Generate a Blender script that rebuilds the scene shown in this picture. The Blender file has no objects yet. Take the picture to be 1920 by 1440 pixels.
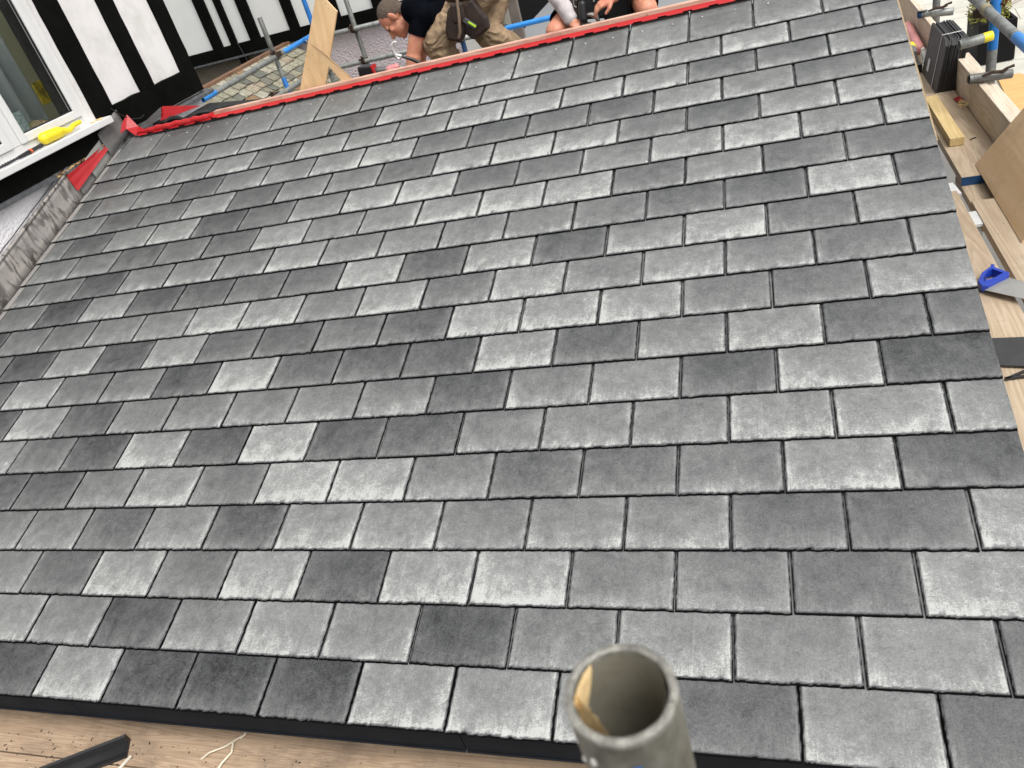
import bpy, math, random
from mathutils import Vector, Matrix, noise
random.seed(7)
C = bpy.context.scene
COL = C.collection
PI = math.pi
V = Vector

# ------------------------------------------------------------------ camera
CAM = V((2.50565, -1.05347, 1.86977))
RW = [[0.94059, 0.23014, -0.24967], [-0.07081, -0.58615, -0.80710], [-0.33209, 0.77683, -0.53503]]
cd = bpy.data.cameras.new('camera'); cam = bpy.data.objects.new('camera', cd); COL.objects.link(cam)
cd.sensor_width = 36; cd.lens = 1457.52 / 1920 * 36; cd.clip_start = 0.02; cd.clip_end = 400
m = Matrix(((RW[0][0], -RW[1][0], -RW[2][0], CAM.x), (RW[0][1], -RW[1][1], -RW[2][1], CAM.y),
            (RW[0][2], -RW[1][2], -RW[2][2], CAM.z), (0, 0, 0, 1)))
cam.matrix_world = m
cd.dof.use_dof = True; cd.dof.focus_distance = 3.2; cd.dof.aperture_fstop = 12
C.camera = cam

# ------------------------------------------------------------------ light
SUN_EL, SUN_AZ = 60, 122
w = bpy.data.worlds.new('World'); C.world = w; w.use_nodes = True
nt = w.node_tree; nt.nodes.clear()
sky = nt.nodes.new('ShaderNodeTexSky'); sky.sky_type = 'NISHITA'; sky.sun_disc = False
sky.sun_elevation = math.radians(SUN_EL); sky.sun_rotation = math.radians(SUN_AZ)
sky.dust_density = 4; sky.air_density = 1.0; sky.ozone_density = 0.5
hs = nt.nodes.new('ShaderNodeHueSaturation'); hs.inputs['Saturation'].default_value = 0.05
bg = nt.nodes.new('ShaderNodeBackground'); bg.inputs['Strength'].default_value = 0.15
out = nt.nodes.new('ShaderNodeOutputWorld')
nt.links.new(sky.outputs[0], hs.inputs['Color']); nt.links.new(hs.outputs[0], bg.inputs[0]); nt.links.new(bg.outputs[0], out.inputs[0])
sd = bpy.data.lights.new('sun', 'SUN'); sd.energy = 1.0; sd.angle = math.radians(32); sd.color = (1, .965, .91)
so = bpy.data.objects.new('sun', sd); COL.objects.link(so)
az = math.radians(SUN_AZ); el = math.radians(SUN_EL)
sdir = V((math.sin(az) * math.cos(el), math.cos(az) * math.cos(el), math.sin(el)))
so.rotation_euler = sdir.to_track_quat('Z', 'Y').to_euler()
so.location = (0, 0, 8)
C.view_settings.view_transform = 'Standard'; C.view_settings.look = 'None'
C.view_settings.exposure = 0.68; C.view_settings.gamma = 1
C.cycles.max_bounces = 6

# ------------------------------------------------------------------ materials
MATS = {}
def newmat(name):
    mt = bpy.data.materials.new(name); mt.use_nodes = True
    n = mt.node_tree; n.nodes.clear()
    o = n.nodes.new('ShaderNodeOutputMaterial'); b = n.nodes.new('ShaderNodeBsdfPrincipled')
    n.links.new(b.outputs[0], o.inputs[0])
    return mt, n, b
def N(n, t, **k):
    x = n.nodes.new(t)
    for a, v in k.items(): setattr(x, a, v)
    return x
def mapping(n, src, scale, rot=(0, 0, 0)):
    mp = N(n, 'ShaderNodeMapping'); mp.inputs['Scale'].default_value = scale; mp.inputs['Rotation'].default_value = rot
    n.links.new(src, mp.inputs[0]); return mp.outputs[0]
def noise_n(n, vec, scale, detail=5, rough=.6, dist=0):
    t = N(n, 'ShaderNodeTexNoise'); t.inputs['Scale'].default_value = scale; t.inputs['Detail'].default_value = detail
    t.inputs['Roughness'].default_value = rough; t.inputs['Distortion'].default_value = dist
    n.links.new(vec, t.inputs['Vector']); return t.outputs['Fac']
def ramp(n, fac, stops):
    r = N(n, 'ShaderNodeValToRGB'); e = r.color_ramp.elements
    while len(e) < len(stops): e.new(.5)
    for i, (p, c) in enumerate(stops):
        e[i].position = p; e[i].color = (c[0], c[1], c[2], 1) if not isinstance(c, (int, float)) else (c, c, c, 1)
    n.links.new(fac, r.inputs[0]); return r.outputs[0]
def math_n(n, op, a, b=None, clamp=False):
    x = N(n, 'ShaderNodeMath', operation=op, use_clamp=clamp)
    for i, v in enumerate((a, b)):
        if v is None: continue
        if isinstance(v, (int, float)): x.inputs[i].default_value = v
        else: n.links.new(v, x.inputs[i])
    return x.outputs[0]
def mixc(n, fac, a, b, blend='MIX'):
    x = N(n, 'ShaderNodeMix', data_type='RGBA', blend_type=blend)
    for s, v in ((x.inputs[0], fac), (x.inputs[6], a), (x.inputs[7], b)):
        if isinstance(v, (int, float)): s.default_value = v
        elif isinstance(v, tuple): s.default_value = (v[0], v[1], v[2], 1)
        else: n.links.new(v, s)
    return x.outputs[2]
def bump(n, b, h, strength, dist=.002):
    x = N(n, 'ShaderNodeBump'); x.inputs['Strength'].default_value = strength; x.inputs['Distance'].default_value = dist
    n.links.new(h, x.inputs['Height']); n.links.new(x.outputs[0], b.inputs['Normal'])
def objc(n): return N(n, 'ShaderNodeTexCoord').outputs['Object']

def plain(name, col, rough=.6, metal=0, var=.15, scale=8, bmp=0, bscale=60, col2=None, stretch=(1, 1, 1), lo=.35, hi=.68, spec=.5):
    """a colour with dirt/wear variation and optional bump"""
    if name in MATS: return MATS[name]
    mt, n, b = newmat(name)
    v = mapping(n, objc(n), stretch)
    f = noise_n(n, v, scale, 6, .65)
    c2 = col2 or tuple(max(0, c * (1 - var * 2)) for c in col)
    n.links.new(ramp(n, f, [(lo, c2), (hi, col)]), b.inputs['Base Color'])
    rr = N(n, 'ShaderNodeMapRange'); rr.inputs[3].default_value = min(1, rough + .12); rr.inputs[4].default_value = max(.05, rough - .08)
    n.links.new(f, rr.inputs[0]); n.links.new(rr.outputs[0], b.inputs['Roughness'])
    b.inputs['Metallic'].default_value = metal; b.inputs['Specular IOR Level'].default_value = spec
    if bmp: bump(n, b, noise_n(n, v, bscale, 4, .6), bmp, .004)
    MATS[name] = mt; return mt

def wood(name, c1, c2, axis='Y', scale=1, stain=None, rough=.75, dirt=.5, ring=9):
    if name in MATS: return MATS[name]
    mt, n, b = newmat(name)
    o = objc(n)
    k_ = .035 if ring > 20 else .06
    st = {'X': (k_, 1, 1), 'Y': (1, k_, 1), 'Z': (1, 1, k_)}[axis]
    v = mapping(n, o, tuple(s * scale for s in st))
    f1 = noise_n(n, v, ring, 3, .5, 1.6)
    wv = math_n(n, 'FRACT', math_n(n, 'MULTIPLY', f1, 9))
    wv = math_n(n, 'ABSOLUTE', math_n(n, 'SUBTRACT', wv, .5))
    f2 = noise_n(n, v, 90, 4, .7)
    g = math_n(n, 'ADD', math_n(n, 'MULTIPLY', wv, .9), math_n(n, 'MULTIPLY', f2, .55))
    base = ramp(n, g, [(.2, c2), (.75, c1)])
    f3 = noise_n(n, o, 5, 6, .7)
    d = stain or tuple(x * .55 for x in c2)
    base = mixc(n, math_n(n, 'MULTIPLY', ramp(n, f3, [(.5, 0), (.72, 1)]), dirt), base, d)
    f4 = noise_n(n, o, 70, 2, .5)
    base = mixc(n, ramp(n, f4, [(.70, 0), (.75, .55)]), base, (.05, .035, .02))
    n.links.new(base, b.inputs['Base Color']); b.inputs['Roughness'].default_value = rough
    b.inputs['Specular IOR Level'].default_value = .25
    bump(n, b, math_n(n, 'ADD', g, f2), .35, .0015)
    MATS[name] = mt; return mt

def slate_mat(name='composite slate', attr=True):
    if name in MATS: return MATS[name]
    mt, n, b = newmat(name)
    at = N(n, 'ShaderNodeAttribute'); at.attribute_name = 'tone'
    sp = N(n, 'ShaderNodeSeparateColor'); n.links.new(at.outputs['Color'], sp.inputs[0])
    tone, rnd, edge = sp.outputs[0], sp.outputs[1], sp.outputs[2]
    uv = N(n, 'ShaderNodeUVMap').outputs[0]
    cb = N(n, 'ShaderNodeCombineXYZ'); n.links.new(math_n(n, 'MULTIPLY', rnd, 37.0), cb.inputs[2])
    ad = N(n, 'ShaderNodeVectorMath', operation='ADD'); n.links.new(uv, ad.inputs[0]); n.links.new(cb.outputs[0], ad.inputs[1])
    vec = ad.outputs[0]
    big = noise_n(n, vec, 9, 4, .6, .6)
    swirl = noise_n(n, mapping(n, vec, (1, 1, 1), (0, 0, .6)), 30, 8, .78, 2.6)
    fine = noise_n(n, vec, 260, 4, .8, .5)
    streak = noise_n(n, mapping(n, vec, (1, .13, 1)), 95, 4, .75, .6)
    def ridge(v, sc, dist, pw):
        f = noise_n(n, v, sc, 3, .6, dist)
        return math_n(n, 'POWER', math_n(n, 'SUBTRACT', 1, math_n(n, 'ABSOLUTE', math_n(n, 'MULTIPLY', math_n(n, 'SUBTRACT', f, .5), 3.2)), True), pw)
    fib1 = ridge(mapping(n, vec, (.42, 1, 1), (0, 0, .8)), 105, 2.4, 3.0)
    fib2 = ridge(mapping(n, vec, (.42, 1, 1), (0, 0, -1.0)), 85, 3.0, 3.5)
    med = noise_n(n, vec, 20, 6, .72, .35)
    grow = math_n(n, 'MULTIPLY', math_n(n, 'SUBTRACT', math_n(n, 'ADD', med, math_n(n, 'MULTIPLY', edge, .30)), .30), 1.7, True)
    fibre = math_n(n, 'MULTIPLY', math_n(n, 'ADD', fib1, fib2), grow)
    scar = noise_n(n, mapping(n, vec, (1, .05, 1), (0, 0, .35)), 60, 2, .5, .3)
    scar = ramp(n, scar, [(.70, 0), (.76, 1)])
    # pale bloom: strongest along the worn tail and side edges, broken by streaks
    bl = math_n(n, 'MULTIPLY', edge, math_n(n, 'SUBTRACT', math_n(n, 'ADD', math_n(n, 'MULTIPLY', streak, 1.9), math_n(n, 'MULTIPLY', med, .6)), .66))
    s = math_n(n, 'ADD', math_n(n, 'MULTIPLY', bl, .95), math_n(n, 'MULTIPLY', fibre, .36))
    s = math_n(n, 'ADD', s, math_n(n, 'MULTIPLY', math_n(n, 'SUBTRACT', med, .5), .24))
    s = math_n(n, 'ADD', s, math_n(n, 'MULTIPLY', math_n(n, 'SUBTRACT', swirl, .5), .95))
    s = math_n(n, 'ADD', s, math_n(n, 'MULTIPLY', math_n(n, 'SUBTRACT', fine, .5), 1.35))
    s = math_n(n, 'ADD', s, math_n(n, 'MULTIPLY', math_n(n, 'SUBTRACT', big, .5), .28))
    s = math_n(n, 'ADD', s, math_n(n, 'MULTIPLY', scar, .16))
    dust = noise_n(n, objc(n), 1.6, 5, .65, .5)
    s = math_n(n, 'ADD', s, math_n(n, 'MULTIPLY', math_n(n, 'SUBTRACT', dust, .5), .5))
    s = math_n(n, 'SUBTRACT', s, .065)
    onf = math_n(n, 'ADD', math_n(n, 'MULTIPLY', tone, 6), .95, True)
    s = math_n(n, 'MULTIPLY', s, onf)
    tt = math_n(n, 'ADD', math_n(n, 'ADD', math_n(n, 'MULTIPLY', tone, .54), .070), math_n(n, 'MULTIPLY', math_n(n, 'MULTIPLY', s, .62), math_n(n, 'ADD', .85, math_n(n, 'MULTIPLY', tone, .45))), clamp=True)
    col = ramp(n, tt, [(0, (.006, .006, .0065)), (.10, (.034, .035, .0365)), (.28, (.075, .0765, .077)), (.52, (.136, .138, .1355)), (.78, (.222, .225, .220)), (1, (.40, .40, .385))])
    hue = mixc(n, math_n(n, 'MULTIPLY', big, .5), (1.0, 1.015, 1.03), (1.02, 1.03, .98))
    col = mixc(n, 1.0, col, hue, 'MULTIPLY')
    n.links.new(col, b.inputs['Base Color'])
    n.links.new(ramp(n, swirl, [(.3, .38), (.7, .55)]), b.inputs['Roughness'])
    n.links.new(math_n(n, 'MULTIPLY', math_n(n, 'ADD', math_n(n, 'MULTIPLY', tone, 4), .55, True), .62), b.inputs['Specular IOR Level'])
    h = math_n(n, 'ADD', math_n(n, 'MULTIPLY', swirl, .9), math_n(n, 'ADD', math_n(n, 'MULTIPLY', fine, .35), math_n(n, 'MULTIPLY', fibre, .35)))
    h = math_n(n, 'ADD', h, math_n(n, 'MULTIPLY', streak, .25))
    bump(n, b, h, .55, .0022)
    MATS[name] = mt; return mt

def roughcast(name, col, scale=60, strength=1.0):
    if name in MATS: return MATS[name]
    mt, n, b = newmat(name)
    o = objc(n)
    vo = N(n, 'ShaderNodeTexVoronoi'); vo.inputs['Scale'].default_value = scale; n.links.new(o, vo.inputs['Vector'])
    f = noise_n(n, o, scale * 1.3, 5, .7, .4)
    h = math_n(n, 'ADD', vo.outputs['Distance'], f)
    c = ramp(n, noise_n(n, o, 3, 5, .6), [(.3, tuple(x * .82 for x in col)), (.7, col)])
    c = mixc(n, ramp(n, f, [(.2, .35), (.45, 0)]), c, tuple(x * .6 for x in col))
    n.links.new(c, b.inputs['Base Color']); b.inputs['Roughness'].default_value = .85
    bump(n, b, h, strength, .010)
    MATS[name] = mt; return mt

def tube_mat(name, col, paint=None, z0=0, z1=0, axis=2):
    """galvanised tube with grime; paint bands between z0 and z1 along local axis"""
    if name in MATS: return MATS[name]
    mt, n, b = newmat(name)
    o = objc(n)
    f = noise_n(n, o, 22, 6, .7); g = noise_n(n, o, 160, 3, .6)
    c = ramp(n, f, [(.3, tuple(x * .5 for x in col)), (.52, col), (.75, tuple(min(1, x * 1.35) for x in col))])
    c = mixc(n, ramp(n, g, [(.62, 0), (.72, .5)]), c, (.16, .11, .07))
    n.links.new(c, b.inputs['Base Color']); n.links.new(ramp(n, f, [(.3, .62), (.7, .42)]), b.inputs['Roughness'])
    b.inputs['Metallic'].default_value = .35
    bump(n, b, g, .3, .001)
    MATS[name] = mt; return mt

M_SL = slate_mat()
M_BLACK = plain('black painted timber', (.0055, .0058, .005), .6, var=.25, scale=6, bmp=.5, bscale=40, spec=.04)
M_WHITE = plain('white painted render', (.72, .70, .69), .8, col2=(.60, .585, .56), scale=5, lo=.30, hi=.55, bmp=.35, bscale=45)
M_WHITE2 = plain('white panel render', (.74, .745, .72), .8, var=.03, scale=4, bmp=.2, bscale=40)
M_ROUGH = roughcast('white pebbledash', (.88, .86, .88), 55, .6)
M_PINK = roughcast('pale pink pebbledash', (.60, .53, .56), 42, 1.0)
M_BROWN = roughcast('brown pebbledash', (.15, .125, .09), 90)
M_UPVC = plain('white window plastic', (.68, .68, .67), .3, var=.04, scale=5)
M_LEAD = plain('grey lead', (.17, .165, .16), .5, metal=.3, var=.2, scale=9, bmp=.3, bscale=25)
M_RED = plain('red membrane', (.40, .010, .014), .42, var=.1, scale=12, bmp=.4, bscale=30)
M_REDP = plain('red plastic strip', (.44, .012, .016), .4, var=.07, scale=12)
M_MEMB = plain('black membrane', (.012, .012, .013), .5, var=.2, bmp=.4, bscale=15)
M_FASC = plain('anthracite plastic', (.016, .0185, .0225), .7, var=.12, scale=5, spec=.05)
M_BLKP = plain('black rubbery plastic', (.018, .018, .02), .35, var=.2, scale=10)
M_GALV = tube_mat('galvanised steel', (.26, .27, .255))
M_GALVD = tube_mat('dark galvanised steel', (.15, .15, .14))
M_BLUE = plain('blue paint', (.012, .17, .52), .42, var=.15, scale=14)
M_DBLUE = plain('dark blue paint', (.01, .07, .20), .5, var=.2, scale=14)
M_LBLUE = plain('bright blue paint', (.03, .26, .72), .4, var=.08, scale=14)
M_RUST = plain('rusty steel', (.085, .050, .032), .75, metal=.3, var=.35, scale=40, bmp=.6, bscale=120)
M_BOARD = wood('scaffold board timber', (.50, .40, .29), (.37, .275, .185), 'Y', 1, (.33, .25, .18), dirt=.6)
M_BOARDX = wood('worn board timber', (.46, .34, .235), (.29, .20, .13), 'X', 1, (.19, .14, .105), dirt=.75, ring=26)
M_TOE = wood('weathered board timber', (.68, .59, .48), (.55, .45, .34), 'Y', 1, (.38, .32, .25), dirt=.5)
M_BATT = wood('fresh batten timber', (.62, .42, .32), (.46, .25, .19), 'X', 1, (.36, .15, .12), dirt=.8)
M_CLS = wood('yellow sawn timber', (.72, .55, .28), (.58, .42, .19), 'Y', 1, dirt=.15)
M_PLY = wood('birch plywood', (.66, .46, .26), (.57, .38, .20), 'Z', .6, (.40, .27, .15), dirt=.55, ring=4)
M_PLY2 = wood('pale plywood', (.68, .48, .29), (.60, .41, .23), 'Y', .5, (.38, .25, .14), dirt=.4, ring=3)
M_OSB = wood('strand board', (.46, .36, .22), (.26, .18, .10), 'Y', 6, dirt=.5)
M_FOAM = plain('expanding foam', (.90, .66, .34), .7, var=.08, scale=40, bmp=.6, bscale=120)
M_YEL = plain('yellow plastic', (.85, .68, .02), .35, var=.05)
M_SKIN = plain('skin', (.60, .27, .165), .5, col2=(.50, .17, .11), lo=.3, hi=.6, scale=16, bmp=.15, bscale=200)
M_SKINR = plain('flushed skin', (.55, .20, .14), .5, var=.12, scale=25)
M_HAIR = plain('brown cropped hair', (.15, .105, .075), .8, var=.35, scale=120, bmp=1, bscale=400)
M_NAVY = plain('navy cotton', (.0035, .0045, .008), .95, spec=.05, var=.3, scale=12, bmp=.5, bscale=30)
M_KHAKI = plain('khaki work cotton', (.40, .28, .17), .9, var=.28, scale=9, bmp=1, bscale=22)
M_KHAKID = plain('dark khaki cotton', (.13, .085, .05), .9, var=.25, scale=9, bmp=1, bscale=25)
M_LEATH = plain('brown leather', (.038, .020, .014), .55, var=.3, scale=14, bmp=.6, bscale=40)
M_GREYC = plain('pale grey sweatshirt', (.56, .51, .51), .9, var=.12, scale=16, bmp=.8, bscale=30)
M_SHORT = plain('dark grey shorts', (.040, .034, .032), .95, spec=.05, var=.2, scale=14, bmp=.8, bscale=30)
M_STEEL = plain('bright steel', (.55, .54, .51), .3, metal=.9, var=.15, scale=12)
M_SAW = plain('saw steel', (.48, .47, .44), .42, metal=.6, var=.12, scale=8)
M_SAWB = plain('blue handle plastic', (.012, .05, .42), .35, var=.1)
M_ZINC = plain('grey sheet roofing', (.30, .31, .32), .5, metal=.15, var=.06, scale=3)
M_STONEP = plain('pale paving', (.60, .585, .53), .8, var=.08, scale=2, bmp=.2, bscale=30)

# ------------------------------------------------------------------ object helpers
class MB:
    def __init__(s): s.v = []; s.f = []; s.t = []
    def add(s, vs, fs, tag=None):
        k = len(s.v); s.v += [V(p) for p in vs]; s.f += [tuple(i + k for i in f) for f in fs]; s.t += [tag] * len(vs); return s
    def box(s, c, size, R=None, tag=None, jit=0):
        x, y, z = (q / 2 for q in size); c = V(c)
        vs = [V((a * x, b * y, d * z)) for a in (-1, 1) for b in (-1, 1) for d in (-1, 1)]
        if R is not None: vs = [R @ p for p in vs]
        vs = [p + c + V((random.uniform(-jit, jit), random.uniform(-jit, jit), random.uniform(-jit, jit))) for p in vs]
        return s.add(vs, [(0, 1, 3, 2), (4, 6, 7, 5), (0, 4, 5, 1), (2, 3, 7, 6), (0, 2, 6, 4), (1, 5, 7, 3)], tag)
    def bb(s, a, b, tag=None):
        a = V(a); b = V(b); return s.box((a + b) / 2, b - a, None, tag)
    def tube(s, p0, p1, r0, r1=None, n=20, caps=True, hollow=0):
        p0 = V(p0); p1 = V(p1); r1 = r0 if r1 is None else r1
        d = (p1 - p0).normalized(); a = d.orthogonal().normalized(); b = d.cross(a)
        def ring(p, r): return [p + (a * math.cos(2 * PI * i / n) + b * math.sin(2 * PI * i / n)) * r for i in range(n)]
        rs = [ring(p0, r0), ring(p1, r1)]
        if hollow:
            rs = [ring(p0, r0), ring(p1 - d * .0012, r0), ring(p1, r0 - .001), ring(p1, hollow + .001), ring(p1 - d * .0012, hollow), ring(p0, hollow)]
        vs = [p for r in rs for p in r]; fs = []
        for k in range(len(rs) - 1):
            for i in range(n):
                j = (i + 1) % n; fs.append((k * n + i, k * n + j, (k + 1) * n + j, (k + 1) * n + i))
        if hollow:
            k = len(rs) - 1
            for i in range(n):
                j = (i + 1) % n; fs.append((k * n + i, k * n + j, j, i))
        elif caps: fs += [tuple(range(n))[::-1], tuple(range(n, 2 * n))]
        return s.add(vs, fs)
    def path(s, pts, r, n=10):
        """a tube swept along points; r is a number or one per point"""
        pts = [V(p) for p in pts]; k = len(s.v); vs = []; fs = []
        d0 = (pts[1] - pts[0]).normalized(); a = d0.orthogonal().normalized()
        for i, p in enumerate(pts):
            d = (pts[min(i + 1, len(pts) - 1)] - pts[max(i - 1, 0)]).normalized()
            a = (a - d * a.dot(d)).normalized(); b = d.cross(a)
            rr = r if isinstance(r, (int, float)) else r[i]
            vs += [p + (a * math.cos(2 * PI * j / n) + b * math.sin(2 * PI * j / n)) * rr for j in range(n)]
        for i in range(len(pts) - 1):
            for j in range(n):
                q = (j + 1) % n; fs.append((i * n + j, i * n + q, (i + 1) * n + q, (i + 1) * n + j))
        fs += [tuple(range(n))[::-1], tuple(range(len(vs) - n, len(vs)))]
        return s.add(vs, fs)
    def prism(s, poly, d):
        """poly: 3D points of one face, d: extrusion vector"""
        poly = [V(p) for p in poly]; d = V(d); n = len(poly)
        vs = poly + [p + d for p in poly]
        fs = [tuple(range(n))[::-1], tuple(range(n, 2 * n))] + [(i, (i + 1) % n, n + (i + 1) % n, n + i) for i in range(n)]
        return s.add(vs, fs)
    def ell(s, c, r, R=None, nu=20, nv=12):
        c = V(c); vs = []; fs = []
        for j in range(1, nv):
            th = PI * j / nv
            for i in range(nu):
                ph = 2 * PI * i / nu
                p = V((r[0] * math.sin(th) * math.cos(ph), r[1] * math.sin(th) * math.sin(ph), r[2] * math.cos(th)))
                vs.append(c + (R @ p if R is not None else p))
        tp = V((0, 0, r[2])); vs += [c + (R @ tp if R is not None else tp), c - (R @ tp if R is not None else tp)]
        for j in range(nv - 2):
            for i in range(nu):
                q = (i + 1) % nu; fs.append((j * nu + i, (j + 1) * nu + i, (j + 1) * nu + q, j * nu + q))
        a = len(vs) - 2; b = a + 1
        for i in range(nu):
            q = (i + 1) % nu; fs.append((a, i, q)); fs.append((b, (nv - 2) * nu + q, (nv - 2) * nu + i))
        return s.add(vs, fs)
    def cap(s, p0, r0, p1, r1, n=14):
        """capsule (tapered) for remeshing"""
        p0 = V(p0); p1 = V(p1)
        s.tube(p0, p1, r0, r1, n); s.ell(p0, (r0,) * 3, None, n, 8); s.ell(p1, (r1,) * 3, None, n, 8); return s

def tag(o, label=None, cat=None, group=None, kind=None):
    if label: o['label'] = label
    if cat: o['category'] = cat
    if group: o['group'] = group
    if kind: o['kind'] = kind
    return o
def thing(name, loc, label, cat, group=None):
    o = bpy.data.objects.new(name, None); o.empty_display_size = .1; o.location = loc; COL.objects.link(o)
    return tag(o, label, cat, group)
def origin_of(o):
    p = V(o.location)
    q = o.parent
    while q: p += q.location; q = q.parent
    return p
def obj(name, mb, mat, parent=None, smooth=False, bevel=0, label=None):
    """mb is in world coordinates; the object gets a sensible origin"""
    if parent is not None: off = origin_of(parent)
    else:
        xs = [p.x for p in mb.v]; ys = [p.y for p in mb.v]; zs = [p.z for p in mb.v]
        off = V(((min(xs) + max(xs)) / 2, (min(ys) + max(ys)) / 2, min(zs)))
    me = bpy.data.meshes.new(name)
    me.from_pydata([tuple(p - off) for p in mb.v], [], mb.f); me.update()
    me.materials.append(mat)
    o = bpy.data.objects.new(name, me); COL.objects.link(o)
    if parent is not None: o.parent = parent
    else: o.location = off
    if smooth:
        me.shade_smooth()
        me.set_sharp_from_angle(angle=math.radians(40))
    if bevel:
        bv = o.modifiers.new('bevel', 'BEVEL'); bv.width = bevel; bv.segments = 2; bv.limit_method = 'ANGLE'; bv.angle_limit = math.radians(50)
    if label: o['label'] = label
    return o
def flesh(name, mb, mat, parent, voxel=.006, smooth=4, label=None):
    """fuse overlapping solids into one continuous surface"""
    o = obj(name, mb, mat, parent)
    r = o.modifiers.new('fuse', 'REMESH'); r.mode = 'VOXEL'; r.voxel_size = voxel; r.use_smooth_shade = True
    s = o.modifiers.new('soften', 'SMOOTH'); s.factor = .5; s.iterations = smooth
    dg = bpy.context.evaluated_depsgraph_get()
    me = bpy.data.meshes.new_from_object(o.evaluated_get(dg))
    o.modifiers.clear(); o.data = me
    if not me.materials: me.materials.append(mat)
    me.shade_smooth()
    if label: o['label'] = label
    return o
def wrinkle(o, fn):
    co = []
    for v in o.data.vertices:
        q = v.co + v.normal * fn(v.co); co += [q.x, q.y, q.z]
    o.data.vertices.foreach_set('co', co); o.data.update()
def copy_part(o, parent, delta=(0, 0, 0)):
    c = o.copy(); COL.objects.link(c); c.parent = parent; c.location = V(o.location) + V(delta); return c

# roof frame: u in slate widths, v in courses, n out of the slope
TH = math.radians(17.2); SW = .31; GA = .18135
EY = V((0, math.cos(TH), math.sin(TH))); EN = V((0, -math.sin(TH), math.cos(TH))); EX = V((1, 0, 0))
def rp(u, v, n=0): return EX * (u * SW) + EY * (v * GA) + EN * n
def rxy(x, y, n=0):
    """roof surface point above plan position"""
    return V((x, y, math.tan(TH) * y)) + EN * n

# ================================================================== ground
g = MB(); g.add([(-60, -60, -2.4), (60, -60, -2.4), (60, 80, -2.4), (-60, 80, -2.4)], [(0, 1, 2, 3)])
tag(obj('ground', g, plain('concrete ground', (.17, .165, .155), .9, var=.12, scale=1.5, bmp=.3, bscale=30)), kind='structure')  # ground colour darkened to give the shade below the platform boards
def paving():
    mt, n, b = newmat('paving slabs')
    o = mapping(n, objc(n), (1, 1, 1), (0, 0, .12))
    br = N(n, 'ShaderNodeTexBrick'); br.inputs['Scale'].default_value = 1; br.inputs['Mortar Size'].default_value = .009
    br.inputs['Brick Width'].default_value = 1.2; br.inputs['Row Height'].default_value = .75
    br.inputs['Color1'].default_value = (.56, .545, .48, 1); br.inputs['Color2'].default_value = (.50, .49, .445, 1); br.inputs['Mortar'].default_value = (.22, .21, .18, 1)
    n.links.new(o, br.inputs['Vector'])
    f = noise_n(n, o, 1.5, 7, .7, .6)
    c = mixc(n, 1, br.outputs['Color'], ramp(n, f, [(.3, (.80, .78, .74)), (.7, (1.1, 1.1, 1.1))]), 'MULTIPLY')
    n.links.new(c, b.inputs['Base Color']); b.inputs['Roughness'].default_value = .7
    bump(n, b, f, .3, .004)
    return mt
pv = MB(); pv.add([(5.0, 2, -2.396), (22, 2, -2.396), (22, 40, -2.396), (5.0, 40, -2.396)], [(0, 1, 2, 3)])
tag(obj('pavement', pv, paving()), kind='structure')

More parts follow.
